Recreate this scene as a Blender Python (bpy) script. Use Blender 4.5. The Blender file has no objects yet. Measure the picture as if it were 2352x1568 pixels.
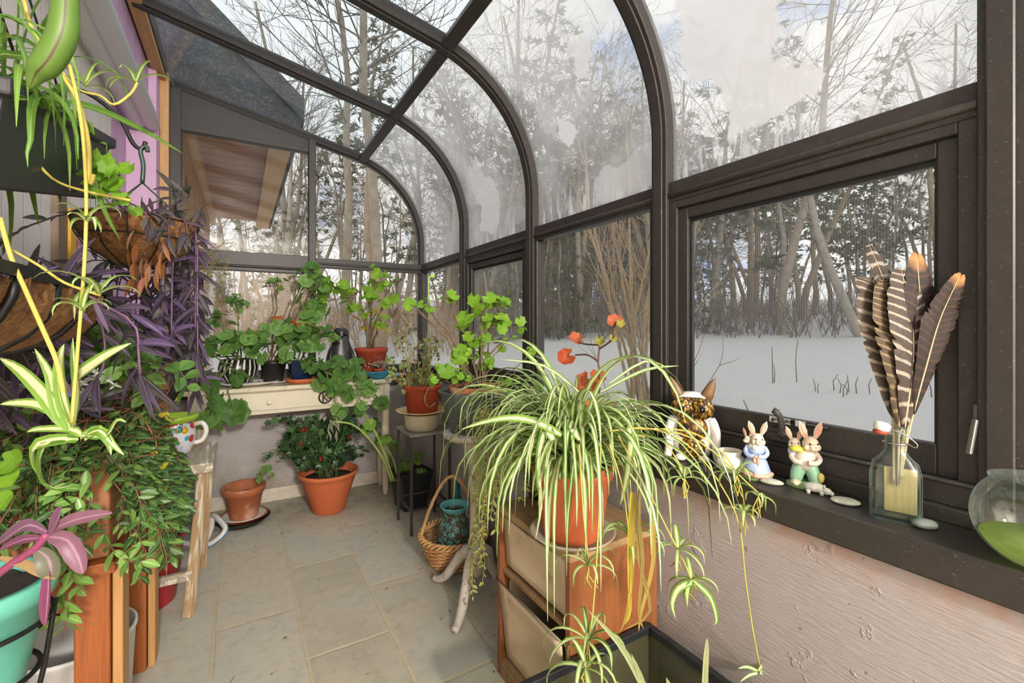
SKY, LAMP, EXPO = .92, 560, 0.45
import bpy, math, random
import numpy as np
from mathutils import Vector as V, Matrix, Quaternion
R = random.Random(7)
C = bpy.context.scene.collection
PI = math.pi
# ---------------------------------------------------------------- camera
EYE = V((0.0, 0.0, 1.15)); FPX = 1045.0; CX = 1176.0; CY = 744.0
TH = math.atan((CX - 552.0) / FPX)
FW = V((math.sin(TH), math.cos(TH), 0)); RT = V((math.cos(TH), -math.sin(TH), 0)); UP = V((0, 0, 1))
def ray(u, v): return FW + RT * ((u - CX) / FPX) + UP * ((CY - v) / FPX)
def pd(u, v, d): return EYE + ray(u, v) * d                 # point at a depth
def px(u, v, x): r = ray(u, v); return EYE + r * (x / r.x)
def py(u, v, y): r = ray(u, v); return EYE + r * (y / r.y)
def pz(u, v, z): r = ray(u, v); return EYE + r * ((z - EYE.z) / r.z)
cam = bpy.data.cameras.new('camera'); co = bpy.data.objects.new('camera', cam); C.objects.link(co)
co.location = EYE; co.rotation_euler = (PI / 2, 0, -TH)
cam.sensor_width = 36; cam.lens = 36 * FPX / 2352; cam.shift_y = -(784 - CY) / 2352 * 1.0
cam.clip_start = .02; cam.clip_end = 500
bpy.context.scene.camera = co
# ---------------------------------------------------------------- mesh builder
class MB:
    def __init__(s): s.v = []; s.f = []; s.uv = []; s.m = []; s.sm = []
    def add(s, vs, fs, uv=None, m=0, smooth=True):
        o = len(s.v); s.v.extend(vs)
        s.uv.extend(uv if uv else [(0.0, 0.0)] * len(vs))
        for f in fs: s.f.append(tuple(i + o for i in f)); s.m.append(m); s.sm.append(smooth)
        return s
    def box(s, lo, hi, m=0, M=None):
        a, b = lo, hi
        vs = [V((x, y, z)) for z in (a[2], b[2]) for y in (a[1], b[1]) for x in (a[0], b[0])]
        if M: vs = [M @ p for p in vs]
        return s.add(vs, [(0, 2, 3, 1), (4, 5, 7, 6), (0, 1, 5, 4), (2, 6, 7, 3), (0, 4, 6, 2), (1, 3, 7, 5)], None, m, False)
    def beam(s, p, q, w, h, m=0, up=V((0, 0, 1)), w2=None, h2=None):
        p, q = V(p), V(q); d = (q - p).normalized()
        x = d.cross(up)
        if x.length < 1e-4: x = d.cross(V((0, 1, 0)))
        x.normalize(); y = x.cross(d)
        w2 = w2 or w; h2 = h2 or h; vs = []
        for c, ww, hh in ((p, w, h), (q, w2, h2)):
            for sx, sy in ((-1, -1), (1, -1), (1, 1), (-1, 1)): vs.append(c + x * sx * ww / 2 + y * sy * hh / 2)
        return s.add(vs, [(3, 2, 1, 0), (4, 5, 6, 7), (0, 1, 5, 4), (1, 2, 6, 5), (2, 3, 7, 6), (3, 0, 4, 7)], None, m, False)
    def tube(s, pts, r, seg=6, m=0, cap=True, closed=False):
        pts = [V(p) for p in pts]; n = len(pts)
        rs = r if isinstance(r, (list, tuple)) else [r] * n
        vs = []; uv = []; prev = None; L = 0
        for i, p in enumerate(pts):
            if closed: t = pts[(i + 1) % n] - pts[i - 1]
            else: t = pts[min(i + 1, n - 1)] - pts[max(i - 1, 0)]
            if t.length < 1e-9: t = V((0, 0, 1))
            t.normalize()
            if prev is None:
                a = V((0, 0, 1)) if abs(t.z) < .9 else V((1, 0, 0)); x = t.cross(a).normalized()
            else:
                x = prev - t * prev.dot(t)
                x = x.normalized() if x.length > 1e-6 else t.orthogonal().normalized()
            prev = x; y = t.cross(x)
            if i: L += (p - pts[i - 1]).length
            for k in range(seg):
                a = 2 * PI * k / seg; vs.append(p + (x * math.cos(a) + y * math.sin(a)) * rs[i]); uv.append((k / seg, L))
        fs = []
        for i in range(n if closed else n - 1):
            j = (i + 1) % n
            for k in range(seg): l = (k + 1) % seg; fs.append((i * seg + k, i * seg + l, j * seg + l, j * seg + k))
        if cap and not closed: fs.append(tuple(range(seg))[::-1]); fs.append(tuple((n - 1) * seg + k for k in range(seg)))
        return s.add(vs, fs, uv, m)
    def lathe(s, prof, c=(0, 0, 0), seg=32, m=0, sx=1, sy=1, M=None, rot=0, wob=None):
        c = V(c); vs = []; fs = []; uv = []; n = len(prof)
        for i, (r, z) in enumerate(prof):
            for k in range(seg):
                a = 2 * PI * k / seg + rot; rr = r * (wob(a, z) if wob else 1)
                p = V((rr * math.cos(a) * sx, rr * math.sin(a) * sy, z))
                vs.append((M @ p if M else p) + c); uv.append((k / seg, z))
        for i in range(n - 1):
            for k in range(seg): l = (k + 1) % seg; fs.append((i * seg + k, i * seg + l, (i + 1) * seg + l, (i + 1) * seg + k))
        if prof[0][0] > 1e-4: fs.append(tuple(range(seg))[::-1])
        if prof[-1][0] > 1e-4: fs.append(tuple((n - 1) * seg + k for k in range(seg)))
        return s.add(vs, fs, uv, m)
    def ell(s, c, r, seg=20, rings=12, m=0, M=None, wob=None):
        prof = [(max(1e-5, math.sin(PI * i / rings)), -math.cos(PI * i / rings)) for i in range(rings + 1)]
        r = V(r) if not isinstance(r, (int, float)) else V((r, r, r)); S = Matrix.Diagonal((r.x, r.y, r.z)).to_4x4()
        MM = (M.to_4x4() @ S) if M else S
        return s.lathe(prof, c, seg, m, M=MM, wob=wob)
    def blade(s, pts, w, nrm=None, fold=.25, m=0, cols=2, roll=0):
        """strap leaf along pts with widths w(t); u runs across, v along"""
        n = len(pts); vs = []; uv = []; fs = []; prev = None
        for i, p in enumerate(pts):
            t = (pts[min(i + 1, n - 1)] - pts[max(i - 1, 0)])
            t = t.normalized() if t.length > 1e-9 else V((0, 0, 1))
            if prev is None:
                a = nrm if nrm is not None else V((0, 0, 1))
                x = t.cross(a)
                if x.length < 1e-3: x = t.orthogonal()
                x.normalize()
                if roll: x = Quaternion(t, roll) @ x
            else:
                x = prev - t * prev.dot(t); x = x.normalized() if x.length > 1e-6 else t.orthogonal().normalized()
            prev = x; y = x.cross(t); ww = w(i / (n - 1)) / 2
            for k in range(cols + 1):
                q = 2 * k / cols - 1
                vs.append(p + x * ww * q + y * abs(q) * ww * fold * 2); uv.append((k / cols, i / (n - 1)))
        for i in range(n - 1):
            for k in range(cols): a = i * (cols + 1) + k; fs.append((a, a + 1, a + cols + 2, a + cols + 1))
        return s.add(vs, fs, uv, m)
    def sheet(s, rows, m=0, uv=None, smooth=True):
        n = len(rows[0]); vs = [V(p) for r in rows for p in r]
        fs = [(i * n + j, i * n + j + 1, (i + 1) * n + j + 1, (i + 1) * n + j) for i in range(len(rows) - 1) for j in range(n - 1)]
        return s.add(vs, fs, uv or [(j / (n - 1), i / (len(rows) - 1)) for i in range(len(rows)) for j in range(n)], m, smooth)
    def clampx(s, lo=-99, hi=99, zmax=99):
        for p in s.v:
            if p.z < zmax: p.x = min(max(p.x, lo), hi)
    def build(s, name, mats, parent=None, loc=None, bevel=0, seg=2, label=None, solid=0, subsurf=0):
        me = bpy.data.meshes.new(name); o = bpy.data.objects.new(name, me); C.objects.link(o)
        off = V(loc) if loc is not None else V((0, 0, 0))
        if parent is not None: o.parent = parent; off = V(parent['o'])
        elif loc is not None: o.location = off
        me.from_pydata([tuple(p - off) for p in s.v], [], s.f)
        me.polygons.foreach_set('material_index', s.m); me.polygons.foreach_set('use_smooth', s.sm)
        ul = me.uv_layers.new(name='uv'); ix = np.empty(len(me.loops), dtype=np.int32); me.loops.foreach_get('vertex_index', ix)
        ul.data.foreach_set('uv', np.array(s.uv, dtype=np.float32)[ix].ravel())
        for mm in (mats if isinstance(mats, (list, tuple)) else [mats]): me.materials.append(mm)
        me.update()
        if solid: md = o.modifiers.new('solid', 'SOLIDIFY'); md.thickness = solid; md.offset = 0
        if bevel: md = o.modifiers.new('bevel', 'BEVEL'); md.width = bevel; md.segments = seg; md.limit_method = 'ANGLE'
        if subsurf: md = o.modifiers.new('sub', 'SUBSURF'); md.levels = md.render_levels = subsurf
        o['o'] = tuple(off)
        if label: o['label'] = label
        return o
def tag(o, label, cat=None, group=None, kind=None):
    o['label'] = label
    if cat: o['category'] = cat
    if group: o['group'] = group
    if kind: o['kind'] = kind
    return o
def thing(name, label, cat, loc=(0, 0, 0), group=None, kind=None):
    o = bpy.data.objects.new(name, None); C.objects.link(o); o.location = loc; o['o'] = tuple(loc); o.empty_display_size = .05
    return tag(o, label, cat, group, kind)
def kids(o): return [c for c in bpy.data.objects if c.parent == o]
def dup(root, loc, rz=0, sc=1):
    r = root.copy(); C.objects.link(r); r.location = loc; r.rotation_euler = (0, 0, rz); r.scale = (sc,) * 3
    for ch in root['k']:
        c = bpy.data.objects[ch].copy(); C.objects.link(c); c.parent = r
    return r
# ---------------------------------------------------------------- materials
def srgb(c):
    if isinstance(c, str): c = tuple(int(c[i:i + 2], 16) / 255 for i in (0, 2, 4))
    return tuple(x / 12.92 if x <= .04045 else ((x + .055) / 1.055) ** 2.4 for x in c) + (1,)
class NT:
    def __init__(s, name):
        s.mat = bpy.data.materials.new(name); s.mat.use_nodes = True; s.t = s.mat.node_tree; s.t.nodes.clear()
        s.out = s.n('ShaderNodeOutputMaterial')
    def n(s, t, inp=None, **kw):
        nd = s.t.nodes.new(t)
        for k, v in kw.items(): setattr(nd, k, v)
        for k, v in (inp or {}).items():
            sk = nd.inputs[k]
            if hasattr(v, 'is_linked') or hasattr(v, 'links'): s.t.links.new(v, sk)
            else: sk.default_value = v
        return nd
    def tex(s, kind='Object'): return s.n('ShaderNodeTexCoord').outputs[kind]
    def noise(s, vec, scale, detail=3, rough=.5, dist=0):
        return s.n('ShaderNodeTexNoise', {'Vector': vec, 'Scale': scale, 'Detail': detail, 'Roughness': rough, 'Distortion': dist}).outputs['Fac']
    def ramp(s, fac, stops, interp='LINEAR'):
        r = s.n('ShaderNodeValToRGB', {'Fac': fac}); r.color_ramp.interpolation = interp; e = r.color_ramp.elements
        while len(e) < len(stops): e.new(.5)
        for i, (p, c) in enumerate(stops):
            e[i].position = p; e[i].color = srgb(c) if not isinstance(c, (int, float)) else (c, c, c, 1)
        return r.outputs['Color']
    def math(s, op, a, b=0.0, c=None, clamp=False):
        d = {0: a, 1: b}
        if c is not None: d[2] = c
        return s.n('ShaderNodeMath', d, operation=op, use_clamp=clamp).outputs[0]
    def vmath(s, op, a, b=None):
        d = {0: a}
        if b is not None: d[1] = b
        n = s.n('ShaderNodeVectorMath', d, operation=op)
        return n.outputs['Value' if op in ('LENGTH', 'DOT_PRODUCT', 'DISTANCE') else 'Vector']
    def mix(s, f, a, b, bt='MIX'):
        n = s.n('ShaderNodeMix', data_type='RGBA', blend_type=bt)
        for sk, v in ((n.inputs[0], f), (n.inputs[6], a), (n.inputs[7], b)):
            if hasattr(v, 'links'): s.t.links.new(v, sk)
            else: sk.default_value = srgb(v) if isinstance(v, str) else v
        return n.outputs[2]
    def map(s, vec, scale=(1, 1, 1), loc=(0, 0, 0), rot=(0, 0, 0)):
        return s.n('ShaderNodeMapping', {'Vector': vec, 'Scale': scale, 'Location': loc, 'Rotation': rot}).outputs[0]
    def pbr(s, col, rough=.5, metal=0, bump=None, bs=.3, bd=.01, spec=.5, **kw):
        d = {'Roughness': rough, 'Metallic': metal, 'Specular IOR Level': spec}
        d['Base Color'] = srgb(col) if isinstance(col, (str,)) else col
        d.update(kw); p = s.n('ShaderNodeBsdfPrincipled', d)
        if bump is not None:
            b = s.n('ShaderNodeBump', {'Height': bump, 'Strength': bs, 'Distance': bd}); s.t.links.new(b.outputs[0], p.inputs['Normal'])
        return p.outputs[0]
    def end(s, sh): s.t.links.new(sh, s.out.inputs[0]); return s.mat
MATS = {}
def plain(col, rough=.5, metal=0, var=.12, scale=30, bump=.15, spec=.5):
    key = ('p', col, rough, metal, var, scale, bump, spec)
    if key not in MATS:
        t = NT('mat_' + str(len(MATS))); nz = t.noise(t.tex(), scale, 4)
        c = t.mix(nz, srgb(tuple(min(1, x * (1 - var)) for x in hx(col))), srgb(tuple(min(1, x * (1 + var)) for x in hx(col))))
        MATS[key] = t.end(t.pbr(c, rough, metal, nz, bump, .003, spec))
    return MATS[key]
def hx(c): return tuple(int(c[i:i + 2], 16) / 255 for i in (0, 2, 4))
def leafmat(name, cols, edge=None, trans=.3, rough=.45, kind=None, zone=None):
    """cols: colours picked per leaf; kind: 'strap' two-tone across u, 'lobed' veins by uv"""
    t = NT(name); rnd = t.n('ShaderNodeNewGeometry').outputs['Random Per Island']
    c = t.ramp(rnd, [(i / max(1, len(cols) - 1), k) for i, k in enumerate(cols)])
    uv = t.tex('UV'); sx = t.n('ShaderNodeSeparateXYZ', {0: uv})
    nz = t.noise(t.tex(), 60, 3)
    if kind == 'strap':
        a = t.math('ABSOLUTE', t.math('SUBTRACT', sx.outputs[0], .5))
        a = t.math('ADD', a, t.math('MULTIPLY', t.math('SUBTRACT', rnd, .5), .16))
        f = t.ramp(a, [(.19, 1.0), (.27, 0.0)])
        c = t.mix(f, c, edge)
    elif kind == 'lobed':
        w = t.math('POWER', t.math('ABSOLUTE', t.math('COSINE', t.math('MULTIPLY', sx.outputs[1], 7 * PI))), 14)
        f = t.math('MULTIPLY', w, t.math('SUBTRACT', 1, sx.outputs[0]))
        c = t.mix(t.math('MULTIPLY', f, .55), c, edge or 'a9c46a')
        if zone:
            z = t.ramp(sx.outputs[0], [(.3, 0.0), (.5, .55), (.7, 0.0)]); c = t.mix(z, c, zone)
    elif kind == 'mid':
        a = t.math('ABSOLUTE', t.math('SUBTRACT', sx.outputs[0], .5)); f = t.ramp(a, [(.02, 1.0), (.1, 0.0)])
        c = t.mix(t.math('MULTIPLY', f, .7), c, edge)
    c = t.mix(t.math('MULTIPLY', nz, .35), c, t.mix(.6, c, (0, 0, 0, 1)))
    p = t.pbr(c, rough, 0, nz, .2, .002, .35)
    tr = t.n('ShaderNodeBsdfTranslucent', {'Color': t.mix(.25, c, 'd8e070')}).outputs[0]
    return t.end(t.n('ShaderNodeMixShader', {0: trans, 1: p, 2: tr}).outputs[0])
def woodmat(name, a, b, axis=2, scale=8, rough=.55, stretch=12, bump=.3, wear=None):
    t = NT(name); sc = [scale * stretch / 4] * 3; sc[axis] = scale / 6
    v = t.map(t.tex(), tuple(sc)); nz = t.noise(v, 3, 5, .6, .6); n2 = t.noise(t.tex(), 4, 2)
    c = t.mix(t.math('MULTIPLY', n2, .4), t.ramp(nz, [(.25, a), (.75, b)]), t.mix(.5, b and srgb(b), (0, 0, 0, 1)))
    if wear:
        w = t.ramp(t.noise(t.map(t.tex(), tuple(x * .35 for x in sc)), 5, 4, .6), [(.5, 0.0), (.6, 1.0)]); c = t.mix(w, c, wear)
    return t.end(t.pbr(c, rough, 0, nz, bump, .004))
# ================================================================ SETTING
XI, XG, YG, XK, YK, SILL = 1.19, 1.237, 3.42, 1.065, 3.345, .763
HW = -.54                                            # house wall
RC = [0.255, 1.045, 1.835, 2.61, 3.41]               # rafters along the front
ARC_C = (.59, 1.754); ARC_R = .60; AE = math.radians(77.9)
def prof(o, z0=SILL, x1=-.42, n=18):
    """front glazing profile (x,z), offset o outwards"""
    p = [V((XI + o, 0, z0 + (ARC_C[1] - z0) * i / 4)) for i in range(4)]
    for i in range(n + 1):
        a = AE * i / n; p.append(V((ARC_C[0] + (ARC_R + o) * math.cos(a), 0, ARC_C[1] + (ARC_R + o) * math.sin(a))))
    e = p[-1]; d = V((-math.sin(AE), 0, math.cos(AE)))
    L = (e.x - x1) / math.sin(AE)
    p += [e + d * L * i / 4 for i in range(1, 5)]
    return p
def sweep(mb, o0, o1, ya, yb, z0=SILL, x1=-.42, m=0):
    a, b = prof(o0, z0, x1), prof(o1, z0, x1); rows = []
    Y = lambda p, y: V((p.x, y, p.z))
    n = len(a); vs = []
    for p, q in zip(a, b): vs += [Y(p, ya), Y(p, yb), Y(q, yb), Y(q, ya)]
    fs = [(i * 4 + k, i * 4 + (k + 1) % 4, i * 4 + 4 + (k + 1) % 4, i * 4 + 4 + k) for i in range(n - 1) for k in range(4)]
    fs += [(3, 2, 1, 0), tuple((n - 1) * 4 + k for k in range(4))]
    L = 0; 
    mb.add(vs, fs, None, m, False)
def mat_bronze():
    t = NT('bronze_metal'); o = t.tex(); nz = t.noise(o, 40, 4); sp = t.ramp(t.noise(o, 160, 2), [(.68, 0.0), (.72, 1.0)])
    c = t.mix(nz, '2b2825', '3a3632'); c = t.mix(t.math('MULTIPLY', sp, .25), c, '9a948c')
    return t.end(t.pbr(c, .45, 0, nz, .05, .002, .4))
BRONZE = mat_bronze()
DARKB = plain('2b2826', .5)
def mat_glass(name='clear_glass', haze=.13, wet=0, tint=(.95, .965, .96, 1)):
    t = NT(name); o = t.tex(); f = t.n('ShaderNodeFresnel', {'IOR': 1.5}).outputs[0]
    tr = t.n('ShaderNodeBsdfTransparent', {'Color': tint}).outputs[0]
    nz = t.noise(o, 5, 4)
    gl = t.n('ShaderNodeBsdfGlossy', {'Roughness': .02}).outputs[0]
    g = t.n('ShaderNodeMixShader', {0: t.math('MULTIPLY', f, .9), 1: tr, 2: gl}).outputs[0]
    df = t.n('ShaderNodeMixShader', {0: .6, 1: t.n('ShaderNodeBsdfDiffuse', {'Color': (.75, .77, .77, 1)}).outputs[0], 2: t.n('ShaderNodeBsdfTranslucent', {'Color': (.8, .82, .82, 1)}).outputs[0]}).outputs[0]
    h = t.math('MULTIPLY', t.ramp(nz, [(.35, .3), (.7, 1.0)]), haze)
    if wet:
        d = t.ramp(t.noise(t.map(o, (30, 120, 30)), 1.4, 3, .6), [(.6, 0.0), (.66, 1.0)]); z = t.ramp(t.noise(o, 2.2, 2), [(.5, 0.0), (.62, 1.0)])
        h = t.math('ADD', h, t.math('MULTIPLY', t.math('MULTIPLY', d, z), wet))
    return t.end(t.n('ShaderNodeMixShader', {0: h, 1: g, 2: df}).outputs[0])
GLASS = mat_glass(); ROOFGLASS = mat_glass('roof_glass', .12, .35, (.78, .85, .89, 1)); GABLEG = mat_glass('gable_glass', .10); HAZY = mat_glass('hazy_glass', .26)
def mat_screen():
    t = NT('screened_glass'); o = t.tex()
    w = t.n('ShaderNodeTexWave', {'Vector': o, 'Scale': 55.0, 'Distortion': .3, 'Detail': 0.0}, bands_direction='Y').outputs['Fac']
    nz = t.noise(o, 9, 5); f = t.n('ShaderNodeFresnel', {'IOR': 1.3}).outputs[0]
    tr = t.n('ShaderNodeBsdfTransparent', {'Color': (.93, .94, .94, 1)}).outputs[0]
    tr = t.n('ShaderNodeMixShader', {0: t.math('MULTIPLY', f, .6), 1: tr, 2: t.n('ShaderNodeBsdfGlossy', {'Roughness': .03}).outputs[0]}).outputs[0]
    df = t.n('ShaderNodeBsdfTranslucent', {'Color': (.6, .6, .6, 1)}).outputs[0]
    h = t.math('ADD', t.math('MULTIPLY', w, .16), t.math('MULTIPLY', nz, .16))
    return t.end(t.n('ShaderNodeMixShader', {0: h, 1: tr, 2: df}).outputs[0])
SCREEN = mat_screen()
def mat_frost(name, blobs, base=.2, seed=0, streak=1.0):
    """condensation: uv in metres (u along the bay, v up the pane); blobs = (u, v, ru, rv, strength)"""
    t = NT(name); uv = t.tex('UV'); o = t.tex()
    of = t.vmath('ADD', o, (seed * 3.1, seed, 0))
    nv = t.n('ShaderNodeTexNoise', {'Vector': of, 'Scale': 7.0, 'Detail': 6.0, 'Roughness': .62}).outputs['Color']
    p = t.vmath('ADD', uv, t.vmath('MULTIPLY', t.vmath('SUBTRACT', nv, (.5, .5, .5)), (.22, .22, 0)))
    tot = None
    for (u, v, ru, rv, k) in blobs:
        d = t.vmath('LENGTH', t.vmath('MULTIPLY', t.vmath('SUBTRACT', p, (u, v, 0)), (1 / ru, 1 / rv, 0)))
        w = t.n('ShaderNodeMapRange', {0: d, 1: .86, 2: 1.06, 3: k, 4: 0.0}, interpolation_type='SMOOTHSTEP').outputs[0]
        tot = w if tot is None else t.math('MAXIMUM' if k > 0 else 'ADD', tot, w)
    n2 = t.noise(of, 3.5, 5, .6); hz = t.math('MULTIPLY', t.ramp(n2, [(.32, .45), (.62, 1.0)]), base)
    sx = t.n('ShaderNodeSeparateXYZ', {0: uv})
    sv = t.vmath('MULTIPLY', uv, (34, 5, 1)); s1 = t.ramp(t.noise(sv, 1.0, 5, .65), [(.46, 0.0), (.56, 1.0)])
    low = t.n('ShaderNodeMapRange', {0: sx.outputs[1], 1: 0.0, 2: .3, 3: streak, 4: 0.0}).outputs[0]
    s1 = t.math('MULTIPLY', s1, low)
    a = t.math('MAXIMUM', t.math('MAXIMUM', tot, s1), hz, clamp=True)
    drops = t.ramp(t.noise(of, 95, 2, .5), [(.60, 0.0), (.66, 1.0)]); a = t.math('ADD', a, t.math('MULTIPLY', drops, .12), clamp=True)
    a = t.math('MAXIMUM', a, 0.0)
    a = t.math('MULTIPLY', a, .92)
    tr = t.n('ShaderNodeBsdfTransparent', {'Color': (.88, .90, .89, 1)}).outputs[0]
    f = t.n('ShaderNodeFresnel', {'IOR': 1.45}).outputs[0]
    g = t.n('ShaderNodeMixShader', {0: t.math('MULTIPLY', f, .7), 1: tr, 2: t.n('ShaderNodeBsdfGlossy', {'Roughness': .04}).outputs[0]}).outputs[0]
    df = t.n('ShaderNodeMixShader', {0: .62, 1: t.n('ShaderNodeBsdfDiffuse', {'Color': (.84, .85, .85, 1)}).outputs[0], 2: t.n('ShaderNodeBsdfTranslucent', {'Color': (.92, .93, .93, 1)}).outputs[0]}).outputs[0]
    return t.end(t.n('ShaderNodeMixShader', {0: a, 1: g, 2: df}).outputs[0])
def struct(o, label): return tag(o, label, None, None, 'structure')
# ---- floor
def mat_floor():
    t = NT('slate_tiles'); o = t.tex(); s = t.n('ShaderNodeSeparateXYZ', {0: o})
    nd = t.noise(o, 3, 3); wob = t.math('MULTIPLY', t.math('SUBTRACT', nd, .5), .02)
    xx = t.math('ADD', t.math('ADD', s.outputs[1], -2.36 + .33 + 6.6), wob); yy = t.math('ADD', t.math('ADD', s.outputs[0], -.2 + 2.85), wob)
    vec = t.n('ShaderNodeCombineXYZ', {0: xx, 1: yy}).outputs[0]
    b = t.n('ShaderNodeTexBrick', {'Vector': vec, 'Color1': (0, 0, 0, 1), 'Color2': (1, 1, 1, 1), 'Mortar': (.5, .5, .5, 1), 'Scale': 1.0, 'Mortar Size': .0075, 'Mortar Smooth': .3, 'Bias': 0.0, 'Brick Width': .66, 'Row Height': .285})
    n1 = t.noise(o, 4.5, 6, .62, .4); n2 = t.noise(o, 22, 5, .65)
    c = t.ramp(b.outputs['Color'], [(0, 'a39d8d'), (.35, 'b8b29c'), (.7, 'aeada3'), (1, 'bcb29a')])
    c = t.mix(t.ramp(n1, [(.35, 0.0), (.7, .75)]), c, 'bfb8a4'); c = t.mix(t.ramp(n2, [(.5, 0.0), (.75, .5)]), c, '8b8370')
    g = t.ramp(t.noise(o, 2.2, 3), [(.52, 0.0), (.7, .5)]); c = t.mix(g, c, 'a3adab')
    c = t.mix(b.outputs['Fac'], c, t.mix(n2, 'c9bda3', 'a5987f'))
    dirt = t.ramp(t.noise(o, 75, 4, .7), [(.62, 0.0), (.68, 1.0)])
    # soil scattered along the gable and knee-wall feet
    e1 = t.n('ShaderNodeMapRange', {0: s.outputs[1], 1: 2.7, 2: 3.3, 3: 0.0, 4: 1.0}).outputs[0]; e2 = t.n('ShaderNodeMapRange', {0: s.outputs[0], 1: .7, 2: 1.0, 3: 0.0, 4: .9}).outputs[0]
    e = t.math('MAXIMUM', e1, e2); c = t.mix(t.math('MULTIPLY', dirt, t.math('ADD', .12, t.math('MULTIPLY', e, .75))), c, '332d24')
    sm = t.ramp(t.noise(o, 9, 5, .7), [(.45, 0.0), (.7, .8)]); c = t.mix(t.math('MULTIPLY', sm, e), c, '57503f')
    h = t.math('SUBTRACT', t.math('MULTIPLY', n2, .4), b.outputs['Fac'])
    return t.end(t.pbr(c, .62, 0, h, .5, .004, .35))
f = MB().box((-.9, -4.7, -.12), (1.35, 3.6, 0)).build('floor', mat_floor()); struct(f, 'beige and grey slate tile floor with pale grout lines')
# ---- knee walls
def mat_knee(name, rust=True):
    t = NT(name); o = t.tex(); n1 = t.noise(t.map(o, (14, 14, 90), rot=(.5, 0, 0)), 2.2, 4, .6, .3); n2 = t.noise(o, 3, 4); n3 = t.noise(o, 25, 4)
    c = t.ramp(n2, [(.3, 'a19d9c'), (.55, 'aca6a5'), (.75, 'a5a29d')]); s = t.n('ShaderNodeSeparateXYZ', {0: o})
    if rust:
        z = t.n('ShaderNodeMapRange', {0: s.outputs[2], 1: .60, 2: .70, 3: 0.0, 4: 1.0}).outputs[0]
        c = t.mix(t.math('MULTIPLY', z, t.ramp(n3, [(.35, .0), (.7, .6)])), c, 'a97a62')
    lo = t.n('ShaderNodeMapRange', {0: s.outputs[2], 1: .40, 2: .05, 3: 0.0, 4: 1.0}).outputs[0]
    c = t.mix(t.math('MULTIPLY', lo, t.ramp(t.noise(o, 5, 5, .65), [(.42, 0.0), (.62, .75)])), c, '75704a')
    sp = t.ramp(t.noise(o, 55, 2), [(.74, 0.0), (.77, 1.0)]); c = t.mix(t.math('MULTIPLY', sp, .6), c, '6b4a30')
    pl = t.ramp(t.noise(o, 7, 6, .65), [(.60, 0.0), (.64, .6)])
    h = t.math('ADD', n1, t.math('MULTIPLY', pl, 1.2))
    return t.end(t.pbr(c, .6, 0, h, .55, .006, .4))
w = MB().box((XK, -4.6, 0), (1.33, 3.55, .697)).build('wall_right', mat_knee('knee_wall_paint'), bevel=.004); struct(w, 'low pale textured knee wall under the long window sill')
w = MB().box((HW, YK, 0), (XK, 3.55, .70)).build('wall_far', mat_knee('gable_knee_paint', False)); struct(w, 'low cream knee wall under the gable windows')
b = MB().box((-.45, YK - .014, 0), (XK, YK, .085)).build('baseboard_far', plain('c0b8a8', .6), bevel=.003); struct(b, 'cream baseboard along the gable knee wall')
s = MB(); s.box((XK - .018, -1.0, .697), (1.30, 3.5, SILL)); s = s.build('trim_1', BRONZE, bevel=.004); struct(s, 'dark bronze window sill running the length of the front windows')
s = MB().box((HW + .1, YK - .02, .70), (XK, 3.5, SILL)).build('trim_2', BRONZE, bevel=.004); struct(s, 'dark bronze sill under the gable windows')
# ---- house wall on the left: white boards, lilac boards, pilaster, header
def mat_board(name, col, line, period):
    t = NT(name); o = t.tex(); s = t.n('ShaderNodeSeparateXYZ', {0: o}); m = t.math('ABSOLUTE', t.math('SUBTRACT', t.math('FRACT', t.math('DIVIDE', s.outputs[1], period)), .5))
    g = t.ramp(m, [(.47, 0.0), (.49, 1.0)]); nz = t.noise(o, 5, 4); st = t.ramp(t.noise(t.map(o, (3, 3, .8)), 3, 4, .6), [(.62, 0.0), (.72, .35)])
    c = t.mix(nz, col, tuple(x * .93 for x in srgb(col)[:3]) + (1,)); c = t.mix(st, c, '9a7f86'); c = t.mix(t.math('MULTIPLY', g, .8), c, line)
    return t.end(t.pbr(c, .55, 0, t.math('SUBTRACT', t.math('MULTIPLY', nz, .1), g), .4, .004))
WHITEB = mat_board('white_boards', 'e3dbd6', 'b8a8ba', .14); LILAC = mat_board('lilac_boards', 'c8a4c4', '96738f', .17)
w = thing('wall_left', 'house wall of white and lilac painted boards', None, (HW, 2, 0), kind='structure'); del_ = None
MB().box((HW - .1, -4.6, 0), (HW, 2.9, 2.95)).build('white_boards', WHITEB, w)
MB().box((HW - .1, 2.9, 0), (HW, 3.55, 2.95)).build('lilac_boards', LILAC, w)
pm = MB(); pm.box((HW, 3.22, 0), (-.405, YG, 2.22)); pm.box((HW, 3.22, 2.31), (-.405, YG, 2.62)); pm.box((HW, 3.30, 2.22), (-.405, YG, 2.31)); pm.build('lilac_pilaster', LILAC, w, bevel=.004)
MB().box((HW, -2.2, 2.42), (-.44, 3.22, 2.62)).build('lilac_header', LILAC, w, bevel=.005)
PINE = woodmat('pine_trim', 'b5854f', 'cfa671', 2, 8)
MB().box((-.405, 3.335, 0), (-.362, YG, 2.63)).build('pine_corner_board', PINE, w, bevel=.003)
MB().box((-.43, -2.2, 2.575), (-.375, 3.40, 2.64)).build('pine_header_board', woodmat('pine_header', 'b5854f', 'cfa671', 1, 8), w, bevel=.003)
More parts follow.
